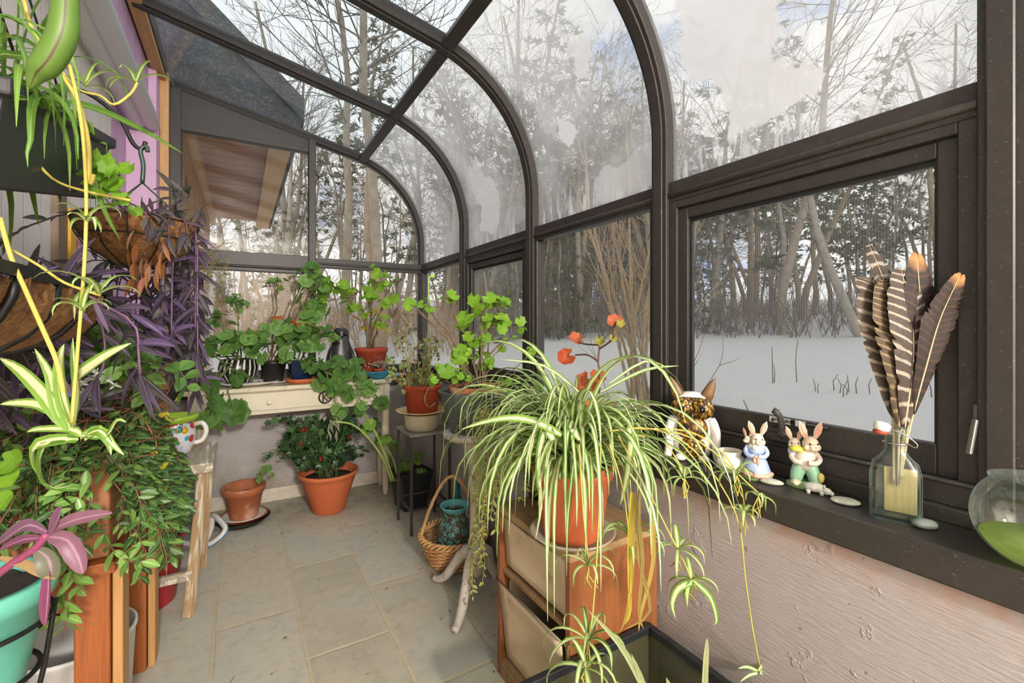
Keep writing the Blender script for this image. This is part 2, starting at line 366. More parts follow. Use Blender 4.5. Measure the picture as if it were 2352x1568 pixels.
# ---- back of the room (behind the camera): wall of the house room
bk = MB(); bk.box((HW - .1, -4.7, 0), (1.33, -4.6, 2.9)); bk = bk.build('wall_back', plain('cfc6bc', .6)); struct(bk, 'pale wall behind the camera')
cl_ = MB().box((HW - .1, -4.7, 2.66), (1.33, -2.2, 2.76)).build('ceiling', plain('dad6cf', .7)); struct(cl_, 'plain ceiling of the room behind the camera')
rw_ = MB().box((1.23, -4.6, .76), (1.33, -2.2, 2.66)).build('wall_side', plain('d8d2c8', .7)); struct(rw_, 'pale side wall of the room behind the camera')
# ---- rafters
n = 2
for k, y in enumerate(RC):
    m = MB(); sweep(m, 0, .052, y - .032, y + .032)
    sweep(m, -.008, 0, y - .019, y + .019)
    if k == 0: sweep(m, -.002, .052, y - .075, y - .034)
    n += 1; o = m.build('trim_%d' % n, BRONZE, bevel=.0025, seg=1)
    struct(o, ['end bronze glazing bar beside the room opening', 'big curved bronze glazing bar left of the screened window', 'curved bronze glazing bar behind the spider plant', 'curved bronze glazing bar second from the gable', 'curved bronze gable rafter at the far corner'][k])
MB_ = MB().box((-.47, -2.0, 2.60), (-.375, 3.44, 2.72)).build('trim_8', BRONZE, bevel=.004); struct(MB_, 'dark bronze ridge bar where the roof glass meets the house')
# end post by the opening and white door casing
o = MB().box((XI - .004, .13, SILL), (XG + .03, .18, 2.5)).build('trim_9', plain('dedad6', .5), bevel=.003); struct(o, 'white casing at the right edge of the last window')
o = MB().box((XI + .01, -2.2, SILL), (1.31, .13, 1.78)).build('wall_entry', plain('d8d4cd', .6)); struct(o, 'plain white wall beyond the end of the window sill')
# ---- front windows, one per bay
def pane(y0, y1, o, i0, i1, x1=-.42):
    p = prof(o, 1.6, x1)
    return p
def bay(k, label, frost, purlin=True):
    y0, y1 = RC[k] + .032, RC[k + 1] - .032
    w = thing('window_%d' % (k + 1), label, None, (XG, (y0 + y1) / 2, SILL), kind='structure')
    pr = prof(.035, 1.6); s = [0]
    for i in range(1, len(pr)): s.append(s[-1] + (pr[i] - pr[i - 1]).length)
    cut = next(i for i, p in enumerate(pr) if p.x < .80); L = RC[k + 1] - RC[k]
    def sh(a, b):
        rows = [[V((p.x, y1 + .02, p.z)), V((p.x, y0 - .02, p.z))] for p in pr[a:b]]
        uv = [q for i in range(a, b) for q in ((-.02, s[i]), (y1 - y0 + .02, s[i]))]
        return MB().sheet(rows, uv=uv)
    sh(0, cut + 1).build('curved_pane', frost, w)
    sh(cut, len(pr)).build('roof_pane', ROOFGLASS, w)
    c = pr[cut]; d = (pr[cut + 1] - pr[cut - 1]).normalized()
    MB().beam((c.x - .008, y0 - .01, c.z - .02), (c.x - .008, y1 + .01, c.z - .02), .055, .04, up=V((-d.z, 0, d.x))).build('cross_bar', BRONZE, w, bevel=.004)
    rail = MB(); rail.box((XI + .012, y0, 1.545), (XG + .01, y1, 1.612)); rail.tube([(XI + .012, y0, 1.568), (XI + .012, y1, 1.568)], .011, 8)
    rail.build('rail', BRONZE, w, bevel=.003)
    return w, y0, y1
def awning(w, y0, y1, scr, big):
    zt = 1.545
    fr = MB()
    for a, b in (((XI + .012, y0, SILL), (XG + .012, y0 + .030, zt)), ((XI + .012, y1 - .030, SILL), (XG + .012, y1, zt)), ((XI + .012, y0 + .030, 1.522), (XG + .012, y1 - .030, zt)), ((XI - .012, y0, SILL), (XI + .0119, y1, SILL + .030)), ((XI + .004, y0, SILL + .030), (XI + .0119, y1, SILL + .075)), ((XI + .012, y0 + .030, SILL), (XG + .012, y1 - .030, SILL + .075))): fr.box(a, b)
    fr.tube([(XI + .003, y0, SILL + .078), (XI + .003, y1, SILL + .078)], .005, 6)
    fr.build('frame', BRONZE, w, bevel=.003)
    a0, a1, b0, b1 = y0 + .030, y1 - .030, SILL + .078, 1.520
    t = .042; sa = MB(); xs, xe = XI + .022, XG
    for lo, hi in (((xs, a0, b0), (xe, a0 + t * .8, b1)), ((xs, a1 - t * .8, b0), (xe, a1, b1)), ((xs + .001, a0 + t * .8, b1 - t * .8), (xe, a1 - t * .8, b1)), ((xs + .001, a0 + t * .8, b0), (xe, a1 - t * .8, b0 + t * 1.55))): sa.box(lo, hi)
    sa.build('sash', BRONZE, w, bevel=.003)
    ga = MB(); g0, g1, h0, h1 = a0 + t * .8, a1 - t * .8, b0 + t * 1.55, b1 - t * .8
    for lo, hi in (((xs + .012, g0, h0), (xe, g0 + .007, h1)), ((xs + .012, g1 - .007, h0), (xe, g1, h1)), ((xs + .012, g0 + .007, h1 - .012), (xe, g1 - .007, h1))): ga.box(lo, hi)
    ga.build('gasket', plain('1b1c1b', .5), w)
    MB().sheet([[V((xe - .012, g1, h0)), V((xe - .012, g0, h0))], [V((xe - .012, g1, h1)), V((xe - .012, g0, h1))]]).build('lower_pane', scr, w)
    return h0, xs
def fixed(w, y0, y1, g=GLASS):
    fr = MB(); 
    for a, b in (((XI + .012, y0, SILL), (XG + .01, y0 + .018, 1.545)), ((XI + .012, y1 - .018, SILL), (XG + .01, y1, 1.545)), ((XI + .0, y0 + .018, SILL), (XG + .012, y1 - .018, SILL + .075))): fr.box(a, b)
    fr.build('frame', BRONZE, w, bevel=.003)
    MB().sheet([[V((XG - .01, y1, SILL)), V((XG - .01, y0, SILL))], [V((XG - .01, y1, 1.55)), V((XG - .01, y0, 1.55))]]).build('lower_pane', g, w)
F0 = mat_frost('frost_near', [(.22, .36, .17, .30, 1), (.36, .17, .10, .085, 1), (.30, .52, .2, .2, .9), (.12, .24, .035, .075, -.9), (.16, .14, .04, .10, -.8), (.62, .10, .12, .05, .5), (.05, .3, .035, .35, -.6), (.78, .12, .05, .2, .5)], .62, 1, 1.0)
F1 = mat_frost('frost_mid', [(.475, .575, .05, .062, 1), (.285, .37, .065, .085, 1), (.28, .62, .20, .16, .62), (.34, .46, .16, .07, .7), (.18, .47, .05, .09, .75), (.16, .85, .2, .2, .6), (.60, .08, .22, .10, .75), (.60, .85, .2, .2, .6), (.40, .70, .40, .16, .70), (.45, .48, .3, .08, .6)], .62, 2, 1.0)
F2 = mat_frost('frost_far', [(.28, .22, .16, .17, .85), (.22, .38, .10, .12, .8), (.5, .10, .2, .07, .55), (.55, .28, .10, .11, -.4), (.12, .18, .06, .11, -.6), (.35, .65, .2, .2, .5)], .66, 3, 1.0)
F3 = mat_frost('frost_corner', [(.3, .3, .25, .2, .55), (.35, .1, .3, .1, .6)], .6, 4, .8)
w0, y0, y1 = bay(0, 'nearest front window bay with a screened awning sash and half-fogged curved pane', F0)
h0, xs0 = awning(w0, y0, y1, SCREEN, True); W0 = (y0, y1, h0, xs0)
w1, y0, y1 = bay(1, 'front window bay behind the spider plant with heavily fogged curved pane', F1); fixed(w1, y0, y1)
w2, y0, y1 = bay(2, 'front window bay with awning sash behind the grey tub', F2); awning(w2, y0, y1, HAZY, False)
w3, y0, y1 = bay(3, 'narrow-looking front window bay at the far corner', F3); fixed(w3, y0, y1)
# a further roof bay over the camera
w4 = thing('window_6', 'roof glazing above the room opening', None, (0, -.6, 2.5), kind='structure')
pr = prof(.035, 1.6); MB().sheet([[V((p.x, .22, p.z)), V((p.x, -2.2, p.z))] for p in pr]).build('roof_pane', ROOFGLASS, w4)
# crank, warning label and latch on the near awning sash
ck = MB(); c = px(1808, 985, XI + .006); cy_, cz = c.y, .865
ck.box((XI + .001, cy_ - .052, cz - .018), (XI + .030, cy_ + .052, cz + .012)); ck.box((XI - .008, cy_ - .04, cz - .014), (XI + .006, cy_ + .04, cz + .004))
for sy in (-1, 1):
    for zz in (-.010, .006): ck.ell((XI, cy_ + sy * .046, cz + zz), .004, 8, 6)
ck.ell((XI - .006, cy_ + .004, cz + .006), (.014, .014, .012), 14, 8)
crank = ck.build('crank_base', plain('3d3936', .4), w0, bevel=.003)
MB().tube([(XI - .008, cy_ + .004, cz + .008), (XI - .008, cy_ + .006, cz + .028), (XI - .014, cy_ + .007, cz + .05), (XI - .022, cy_ + .012, cz + .062), (XI - .026, cy_ + .018, cz + .066)], [.009, .008, .0075, .0085, .008], 12).build('crank_handle', plain('46423f', .4), crank)
lab = MB().box((xs0 - .0012, cy_ - .0, cz + .026), (xs0, cy_ + .054, cz + .041)); lab.box((xs0 - .0012, cy_ - .036, cz + .026), (xs0, cy_ - .012, cz + .041))
lab = lab.build('warning_label', plain('d8d6d2', .5, var=.02), w0)
MB().box((xs0 - .001, cy_ - .09, cz + .027), (xs0, cy_ - .038, cz + .040)).build('instruction_label', plain('1d1c1b', .5), w0)
def text(s, name, size, loc, rot, mat, parent, ext=.0004):
    cu = bpy.data.curves.new(name, 'FONT'); cu.body = s; cu.size = size; cu.extrude = ext; cu.align_x = 'CENTER'; cu.align_y = 'CENTER'; cu.materials.append(mat)
    tmp = bpy.data.objects.new(name, cu); C.objects.link(tmp); bpy.context.view_layer.update()
    me = bpy.data.meshes.new_from_object(tmp.evaluated_get(bpy.context.evaluated_depsgraph_get())); bpy.data.objects.remove(tmp)
    o = bpy.data.objects.new(name, me); C.objects.link(o); o.parent = parent
    o.location = V(loc) - V(parent['o']); o.rotation_euler = rot; return o
BLACK = plain('111111', .5, var=.02)
text('WARNING', 'lettering', .0115, (xs0 - .0016, cy_ + .018, cz + .0335), (PI / 2, 0, -PI / 2), BLACK, lab)
tri = MB().add([V((xs0 - .0016, cy_ + .050, cz + .028)), V((xs0 - .0016, cy_ + .041, cz + .028)), V((xs0 - .0016, cy_ + .0455, cz + .039))], [(0, 1, 2)]); tri.build('warning_symbol', BLACK, lab)
text('OPERATE SLOWLY  DO NOT FORCE', 'small_lettering', .0030, (xs0 - .0014, cy_ - .063, cz + .036), (PI / 2, 0, -PI / 2), plain('a8a6a2', .5), w0)
lt = px(2247, 985, XI + .012); l = MB(); l.box((XI + .002, lt.y - .006, lt.z - .035), (XI + .014, lt.y + .006, lt.z + .048)); l = l.build('latch_plate', plain('575350', .3, .6), w0, bevel=.002)
MB().beam((XI - .004, lt.y, lt.z + .02), (XI - .016, lt.y + .006, lt.z - .045), .009, .007).build('latch_lever', plain('8d8a86', .3, .7), w0, bevel=.002)
# ---- gable glazing
w = thing('window_5', 'glazed gable end with dark mullions and a solid panel under the roof slope', None, (.4, YG, SILL), kind='structure')
YA, YB = YG - .05, YG + .005
def gx(z): return None
def rz(x):                                        # inner line of the gable rafter at x
    if x > ARC_C[0]: return ARC_C[1] + math.sqrt(max(0, ARC_R ** 2 - (x - ARC_C[0]) ** 2))
    e = prof(0)[-5]; return e.z + (e.x - x) / math.tan(AE)
g = MB(); g.box((-.362, YA, SILL), (-.305, YB, rz(-.33))); g.box((-.305, YA, 1.49), (.40, YB, 1.612)); g.box((.445, YA, 1.54), (XI, YB, 1.605))
g.tube([(-.305, YA, 1.52), (.4, YA, 1.52)], .010, 8); g.tube([(.445, YA, 1.565), (XI, YA, 1.565)], .009, 8)
g.box((.40, YA - .008, SILL), (.445, YB, rz(.42) + .01)); g.box((-.305, YA, SILL), (XI, YB, SILL + .085)); g.box((-.305, YA, 2.32), (.40, YB, 2.35))
g.box((-.305, YA, SILL), (-.275, YB, 1.49)); g.build('frame', BRONZE, w, bevel=.003)
top = [(-.305, 2.35), (.40, 2.35), (.40, rz(.40) + .02), (-.305, rz(-.305) + .02)]
pn = MB(); pn.add([V((x, yy, z)) for yy in (YA + .012, YB - .005) for x, z in top], [(0, 1, 2, 3), (7, 6, 5, 4)], None, 0, False); pn.build('solid_panel', BRONZE, w)
gp = MB(); xs = [-.36] + [.4 + (XI - .4) * i / 20 for i in range(21)]
gp.sheet([[V((x, YG - .02, SILL)) for x in xs], [V((x, YG - .02, min(2.345, rz(x)) if x < .41 else rz(x) + .01)) for x in xs]]).build('pane', GABLEG, w)
# ================================================================ OUTSIDE
def hgt(x, y):
    r = math.hypot(x - 1, y - 1); h = -.15 + max(0, r - 3) * .062
    h += .10 * math.sin(x * .35 + 1) * math.cos(y * .3) + .04 * math.sin(x * 1.1) * math.sin(y * .9 + 2)
    q = max(0, y - 5) * max(0, 4 - x) * .004; return h - min(.6, q)
sn = MB(); nx, ny = 70, 70; rows = []
for i in range(nx + 1):
    x = -14 + 99 * (i / nx) ** 1.5; rows.append([V((x, (-40 + 150 * (j / ny)), hgt(x, -40 + 150 * (j / ny)))) for j in range(ny + 1)])
# keep the snow below the sunroom
for r in rows:
    for p in r:
        if -3 < p.x < 2.4 and -5 < p.y < 4.4: p.z = -.25
sn.sheet(rows)
def mat_snow():
    t = NT('snow'); o = t.tex(); n = t.noise(o, 1.5, 5); n2 = t.noise(o, 40, 3)
    c = t.mix(n, 'bdbdbc', 'c9c8c6'); tw = t.ramp(t.noise(o, 12, 4, .7), [(.66, 0.0), (.74, 1.0)]); c = t.mix(t.math('MULTIPLY', tw, .5), c, '8f8a82')
    return t.end(t.pbr(c, .8, 0, t.math('ADD', n, t.math('MULTIPLY', n2, .2)), .4, .05, .2))
struct(sn.build('ground', mat_snow()), 'snow-covered ground rising to the woods')
BARKS = [plain(c, .85, var=.25, scale=6, bump=.4) for c in ('8a7e6e', '9a8b76', '74685b', 'a69a88')]
PINEB = plain('9a856a', .85, var=.25, scale=5, bump=.4)
NEED = leafmat('pine_needles', ['4c5238', '5d6044', '706f52', '666b45'], None, .15, .7)
TAN = plain('a8916c', .8, var=.15); TWIG = plain('5e5145', .8, var=.2)
rt = random.Random(11)
def grow(mb, p, d, L, r, lev, seg, r2=.35, kids_=4, up=.25, m=0):
    pts = [p]; n = 5 if lev else 8; q = p.copy(); dd = d.copy()
    for i in range(n):
        dd = (dd + V((rt.gauss(0, .10), rt.gauss(0, .10), rt.gauss(up * .12, .06)))).normalized(); q = q + dd * L / n; pts.append(q.copy())
    mb.tube(pts, [r * (1 - (1 - r2) * i / n) for i in range(n + 1)], seg, m, cap=False)
    return pts
def bare_tree(h, r, lean=0, low=.3, nb=26):
    t = MB(); b = MB(); tr = grow(t, V((0, 0, -.3)), V((lean, 0, 1)).normalized(), h, r, 0, 7, .3)
    for k in range(nb):
        f = low + (1 - low) * rt.random() ** .8; i = min(7, int(f * 8)); p = tr[i].lerp(tr[i + 1], f * 8 - i if i < 7 else .5)
        a = rt.random() * 2 * PI; L = h * (.12 + .22 * (1 - f) + .1 * rt.random()); d = V((math.cos(a), math.sin(a), rt.uniform(.1, .9))).normalized()
        bp = grow(b, p, d, L, r * .28 * (1.15 - f), 1, 4, .3, up=.5)
        for j in range(5):
            q = bp[rt.randint(1, 5)]; d2 = (d + V((rt.gauss(0, .6), rt.gauss(0, .6), rt.gauss(.2, .4)))).normalized()
            tp = grow(b, q, d2, L * rt.uniform(.3, .6), r * .09, 1, 3, .3)
            for j2 in range(2): grow(b, tp[rt.randint(1, 4)], (d2 + V((rt.gauss(0, .6), rt.gauss(0, .6), rt.gauss(.1, .4)))).normalized(), L * rt.uniform(.15, .35), r * .05, 1, 3, .4)
    return t, b
def pine(h, r, low=.35, dens=1.0, droop=-.1, sprays=8, w=.22):
    t = MB(); f = MB(); tr = grow(t, V((0, 0, -.3)), V((0, 0, 1)), h, r, 0, 7, .15)
    n = int(h * 3.2 * dens)
    for k in range(n):
        fr = low + (1 - low) * k / n; i = min(7, int(fr * 8)); p = tr[i].lerp(tr[i + 1], fr * 8 - i)
        a = k * 2.4 + rt.random(); L = h * .19 * (1 - fr) ** .7 * rt.uniform(.6, 1.1) + .25
        d = V((math.cos(a), math.sin(a), droop + .25 * rt.random())).normalized(); bp = grow(t, p, d, L, r * .12, 1, 3, .3, up=.3)
        for j in range(sprays):
            q = bp[rt.randint(2, 5)] + V((rt.gauss(0, .1), rt.gauss(0, .1), rt.gauss(0, .06))) * L * .5
            d2 = (d + V((rt.gauss(0, .7), rt.gauss(0, .7), rt.gauss(0, .3)))).normalized(); s = L * rt.uniform(.12, .3) + .08
            for z in range(4):
                e = (d2 + V((rt.gauss(0, .45), rt.gauss(0, .45), rt.gauss(0, .45)))).normalized()
                x = e.orthogonal().normalized(); x = Quaternion(e, rt.random() * 6) @ x; ww = s * w
                f.add([q - x * ww, q + e * s * .5 - x * ww * .6, q + e * s, q + e * s * .5 + x * ww * .6], [(0, 1, 2, 3)])
    return t, f
protos = {'bare': [], 'pine': []}
for i in range(5):
    t, b = bare_tree([11, 13, 9, 12, 7][i], [.11, .15, .09, .13, .07][i], [.05, 0, .12, -.05, .2][i], [.35, .5, .25, .4, .2][i], [24, 20, 22, 24, 20][i])
    root = thing('bare_tree', 'bare grey-brown winter tree in the woods beyond the snow', 'tree', (0, 0, 0), 'bare trees in the woods')
    a = t.build('trunk', BARKS[i % 4], root); c = b.build('branches', BARKS[(i + 1) % 4], root); root['k'] = [a.name, c.name]; protos['bare'].append(root)
for i in range(4):
    t, b = pine([15, 12, 16, 7][i], [.17, .14, .2, .08][i], [.3, .2, .45, .03][i], [1, 1.1, .9, 1.6][i])
    root = thing('pine_tree', 'tall dark green pine in the woods beyond the snow' if i < 3 else 'low bushy evergreen at the edge of the snow', 'tree', (0, 0, 0), 'pines in the woods' if i < 3 else 'young evergreens at the wood edge')
    a = t.build('trunk', PINEB, root); c = b.build('needles', NEED, root); root['k'] = [a.name, c.name]; protos['pine'].append(root)
used = set()
def plant_tree(root, x, y, s=1, rz=None):
    rz = rt.random() * 6.28 if rz is None else rz; loc = (x, y, hgt(x, y) - .05)
    if root.name not in used: used.add(root.name); root.location = loc; root.rotation_euler = (0, 0, rz); root.scale = (s,) * 3; return root
    return dup(root, loc, rz, s)
def atd(u, d):
    p = EYE + (FW + RT * ((u - CX) / FPX)) * d; return p.x, p.y
cnt = 0
for k in range(330):
    u = rt.uniform(380, 2500) if k % 3 else rt.uniform(1000, 1550); d = 17 + 44 * rt.random() ** .9
    if u < 720 and d < 16: continue
    x, y = atd(u, d)
    r = rt.random()
    if u < 980: d += 6; r *= .72; x, y = atd(u, d)
    if r < .62: plant_tree(protos['bare'][rt.choice((0, 0, 1, 1, 2, 3, 4))], x, y, rt.uniform(.8, 1.35))
    else: plant_tree(protos['pine'][rt.choice((0, 1, 1, 2))], x, y, rt.uniform(.75, 1.2))
# nearer ones that can be picked out
for u, d, i, s in ((880, 17, 2, 1.0),): plant_tree(protos['pine'][i], *atd(u, d), s)
for u, d, s in ((1290, 16.5, .75), (1370, 19, .8), (1255, 18, .9), (1650, 17.5, .55), (1180, 17, .8), (1560, 20, .7), (1110, 15, .7), (640, 16, .7), (560, 18, .8), (920, 18, .9)): plant_tree(protos['pine'][3], *atd(u, d), s)
# leaning pale tree seen through the screened window
t, b = bare_tree(11, .16, -.33, .35, 22)
x, y = atd(1985, 15); root = thing('leaning_tree', 'pale leaning tree seen through the screened window', 'tree', (x, y, hgt(x, y)))
a = t.build('trunk', plain('a09484', .85, var=.2, scale=6, bump=.4), None); b_ = b.build('branches', BARKS[1], None)
for q in (a, b_): q.parent = root
root.rotation_euler = (0, 0, -TH)
# multi-stem tan shrub outside the third window
sh = MB(); 
for k in range(15):
    a = rt.uniform(0, 6.28); st = V((rt.gauss(0, .10), rt.gauss(0, .10), -.2)); d = V((math.cos(a) * .28, math.sin(a) * .28, 1)).normalized()
    tp = grow(sh, st, d, rt.uniform(2.6, 4.2), .026, 0, 5, .3, up=.2)
    for j in range(6):
        q = tp[rt.randint(2, 7)]; d2 = (d + V((rt.gauss(0, .45), rt.gauss(0, .45), .1))).normalized(); b2 = grow(sh, q, d2, rt.uniform(.7, 1.5), .009, 1, 4, .3)
        for z in range(3): grow(sh, b2[rt.randint(1, 5)], (d2 + V((rt.gauss(0, .6), rt.gauss(0, .6), .1))).normalized(), rt.uniform(.3, .7), .004, 1, 3, .4)
x, y = atd(1478, 6.2); o = sh.build('shrub', TAN, None, (0, 0, 0)); o.location = (x, y, hgt(x, y)); tag(o, 'tan multi-stemmed bare shrub outside the window behind the spider plant', 'shrub')
# thicket: brush along the edge of the woods
def thicket(name, label, us, d0, n, h, mats, L=1.2):
    m = MB()
    for k in range(n):
        u = rt.uniform(*us); d = d0 + rt.random() * 7; x, y = atd(u, d); z = hgt(x, y)
        for j in range(3):
            dd = V((rt.gauss(0, .25), rt.gauss(0, .25), 1)).normalized(); tp = grow(m, V((x, y, z)), dd, h * rt.uniform(.5, 1.2), .012, 1, 3, .4)
            for q in range(3): grow(m, tp[rt.randint(1, 4)], (dd + V((rt.gauss(0, .7), rt.gauss(0, .7), .1))).normalized(), h * rt.uniform(.2, .5), .006, 1, 3, .4)
    o = m.build(name, mats); tag(o, label, 'undergrowth', None, 'stuff'); return o
thicket('undergrowth', 'grey-brown brush along the edge of the woods', (1050, 2450), 15, 420, 2.2, plain('6f6152', .85, var=.2))
thicket('undergrowth', 'russet leafless brush beyond the gable window', (480, 1050), 12, 170, 2.0, plain('a98a68', .85, var=.2))
x, y = atd(958, 4.4); wp_ = thing('white_post', 'white post with a dark cap in the snow outside the gable corner', 'post', (x, y, hgt(x, y) - .05)); MB().lathe([(0, 0), (.082, 0), (.082, 1.14 - hgt(x, y)), (0, 1.14 - hgt(x, y))], wp_['o'], 20).build('shaft', plain('e4e2de', .5), wp_); MB().lathe([(0, 0), (.09, 0), (.09, .02), (0, .03)], V(wp_['o']) + V((0, 0, 1.14 - hgt(x, y))), 20).build('cap', plain('3a3836', .5), wp_)
for i_, (u, d, s) in enumerate(((790, 14, 1.0), (870, 12.5, 1.1), (640, 19, 1.0), (575, 22, 1.1))): plant_tree(protos['bare'][(1, 1, 3, 0)[i_]], *atd(u, d), s)
# dead stalks standing in the snow
sk = []
for i, (u, v, hh) in enumerate(((1722, 985, .34), (1775, 870, .62), (1778, 868, .3), (1873, 890, .20), (1880, 895, .15), (1916, 885, .24), (1928, 893, .22), (1937, 905, .26), (1944, 900, .18), (1950, 888, .22), (1968, 892, .24), (1830, 866, .72), (1998, 890, .2), (2140, 900, .2), (2165, 890, .24))):
    p = EYE + ray(u, v + 8) * 5.0
    for it in range(8):
        z = hgt(p.x, p.y); dd = 5.0 if ray(u, v).z >= 0 else None
        r = ray(u, v + 8); tt = (z - EYE.z) / r.z; p = EYE + r * max(2.5, min(tt, 12))
    m = MB(); m.tube([p + V((0, 0, -.05)), p + V((rt.gauss(0, .02), rt.gauss(0, .02), hh * .5)), p + V((rt.gauss(0, .05), rt.gauss(0, .05), hh))], [.008, .007, .005], 5)
    o = m.build('dead_stalk', TWIG, None, p); tag(o, 'dry dead weed stalk standing in the snow outside the screened window', 'stalk', 'weed stalks in the snow')
# bare shrub twigs just outside the third window
m = MB(); p0 = V((3.6, 3.3, hgt(3.6, 3.3)))
for k in range(7):
    d = V((rt.gauss(0, .35), rt.gauss(0, .35), 1)).normalized(); tp = grow(m, p0 + V((rt.gauss(0, .12), rt.gauss(0, .12), -.05)), d, rt.uniform(.8, 1.4), .006, 1, 4, .4)
    for j in range(4): grow(m, tp[rt.randint(1, 5)], (d + V((rt.gauss(0, .6), rt.gauss(0, .6), 0))).normalized(), .3, .003, 1, 3, .4)
o = m.build('twiggy_shrub', plain('5a4d44', .8), None, p0); tag(o, 'small dark twiggy shrub in the snow close to the window', 'shrub')
# ---- house wing beyond the gable
w = thing('house_wing', 'rest of the house beyond the gable with wood soffit and dark shingle roof', None, (-.9, 6, 0), kind='structure')
SID = woodmat('wood_siding', '9a6a3c', 'b98a55', 1, 6, .6); OCH = woodmat('ochre_fascia', 'c1904f', 'd3a868', 1, 6, .6)
def mat_soffit():
    t = NT('soffit_planks'); o = t.tex(); s = t.n('ShaderNodeSeparateXYZ', {0: o}); m = t.math('ABSOLUTE', t.math('SUBTRACT', t.math('FRACT', t.math('DIVIDE', s.outputs[1], .19)), .5))
    g = t.ramp(m, [(.45, 0.0), (.48, 1.0)]); idx = t.math('FLOOR', t.math('DIVIDE', s.outputs[1], .19)); rn = t.n('ShaderNodeTexWhiteNoise', {'W': idx}, noise_dimensions='1D').outputs[0]
    c = t.mix(rn, '9f652f', 'b98040'); c = t.mix(t.math('MULTIPLY', t.noise(t.map(o, (2, 30, 2)), 3, 4), .5), c, '7c4d26'); c = t.mix(g, c, '3a2413')
    return t.end(t.pbr(c, .55, 0, t.math('SUBTRACT', .5, g), .5, .006))
MB().box((-.40, 3.72, 2.72), (.21, 8.0, 2.76)).build('soffit', mat_soffit(), w)
MB().box((.20, 3.72, 2.62), (.37, 8.0, 2.80)).build('fascia', OCH, w, bevel=.004)
MB().box((-.37, 3.72, 2.60), (-.31, 8.0, 2.75)).build('frieze_board', OCH, w, bevel=.004)
MB().box((-.9, 3.72, 1.84), (-.37, 7.7, 2.75)).build('upper_wall', SID, w)
MB().box((-.9, 3.6, -.3), (-.37, 7.7, 1.84)).build('lower_wall', plain('c9b3a4', .7), w)
MB().box((-.42, 7.55, -.3), (-.33, 7.72, 1.84)).build('corner_trim', plain('dedcd8', .6), w, bevel=.004)
def mat_shingle():
    t = NT('dark_shingles'); o = t.tex(); n = t.noise(t.map(o, (9, 9, 60)), 1.5, 5, .65); n2 = t.noise(o, 60, 4)
    c = t.mix(n, '2c2d2e', '56595b'); c = t.mix(t.math('MULTIPLY', t.ramp(n2, [(.5, 0.0), (.75, 1.0)]), .5), c, '8c9194')
    return t.end(t.pbr(c, .8, 0, n, .6, .01))
rf = MB(); ro = [(.40, 2.62), (.40, 2.78), (-3.2, 6.0), (-3.2, 5.8)]
rf.add([V((x, y, z)) for y in (3.6, 8.05) for x, z in ro], [(0, 1, 2, 3), (7, 6, 5, 4), (0, 4, 5, 1), (1, 5, 6, 2), (2, 6, 7, 3), (3, 7, 4, 0)], None, 0, False); rf.build('roof', mat_shingle(), w)
gb = MB(); gt = [(.38, 2.70), (-3.2, 5.85), (-3.2, 2.42), (.38, 2.42)]
gb.add([V((x, y, z)) for y in (3.64, 3.70) for x, z in gt], [(0, 1, 2, 3), (7, 6, 5, 4), (0, 4, 5, 1), (1, 5, 6, 2), (2, 6, 7, 3), (3, 7, 4, 0)], None, 0, False); gb.build('gable_shingles', mat_shingle(), w)
fl = thing('flood_light', 'twin-bulb outdoor flood light under the far end of the soffit', 'light', tuple(px(572, 530, -.02)))
p = V(fl['o']); MB().lathe([(.05, .16), (.05, .0), (.02, -.02), (.001, -.02)], p + V((0, 0, .0)), 16).build('mount', plain('4a4540', .5), fl)
for dx in (-.10, .07):
    MB().ell(p + V((dx, -.06, -.10)), (.075, .075, .075), 16, 10).build('bulb', plain('e9e7e2', .25), fl)
# a heap of snow on the low roof beside the wall
o = MB().ell(pd(440, 590, 5.6), (.5, .5, .22), 24, 12).build('snow_heap', mat_snow(), None); tag(o, 'rounded white snow heap against the house wall outside the gable', 'snow')
# ================================================================ SKY AND LIGHT
wd = bpy.data.worlds.new('sky'); bpy.context.scene.world = wd; wd.use_nodes = True; t = wd.node_tree; t.nodes.clear()
def wn(tp, **kw):
    n = t.nodes.new(tp)
    for k, v in kw.items(): setattr(n, k, v)
    return n
tc = wn('ShaderNodeTexCoord'); nz = wn('ShaderNodeTexNoise'); nz.inputs['Scale'].default_value = 2.6; nz.inputs['Detail'].default_value = 6; nz.inputs['Roughness'].default_value = .55
mp = wn('ShaderNodeMapping'); mp.inputs['Scale'].default_value = (1, 1, 2.2); mp.inputs['Location'].default_value = (.35, .1, 0)
rp = wn('ShaderNodeValToRGB'); e = rp.color_ramp.elements; e[0].position = .36; e[0].color = (.36, .50, .80, 1); e[1].position = .46; e[1].color = (1, .985, .96, 1)
bg = wn('ShaderNodeBackground'); bg.inputs['Strength'].default_value = SKY; ou = wn('ShaderNodeOutputWorld')
L_ = t.links; L_.new(tc.outputs['Generated'], mp.inputs[0]); L_.new(mp.outputs[0], nz.inputs['Vector']); L_.new(nz.outputs['Fac'], rp.inputs[0]); L_.new(rp.outputs[0], bg.inputs[0]); L_.new(bg.outputs[0], ou.inputs[0])
# unseen lamp in the room behind the camera, power raised as interior fill
lp = thing('fill_lamp', 'unseen fill lamp on the ceiling of the room behind', 'lamp', (.2, -3.2, 2.54))
MB().lathe([(.06, .12), (.06, .09), (.02, .08), (.02, .02)], lp['o'], 20).build('stem', BRONZE, lp)
pl = bpy.data.lights.new('fill_light', 'POINT'); pl.energy = LAMP; pl.color = (1, .95, .90); pl.shadow_soft_size = .16; q = bpy.data.objects.new('fill_light', pl); C.objects.link(q); q.location = (.2, -3.2, 2.36)
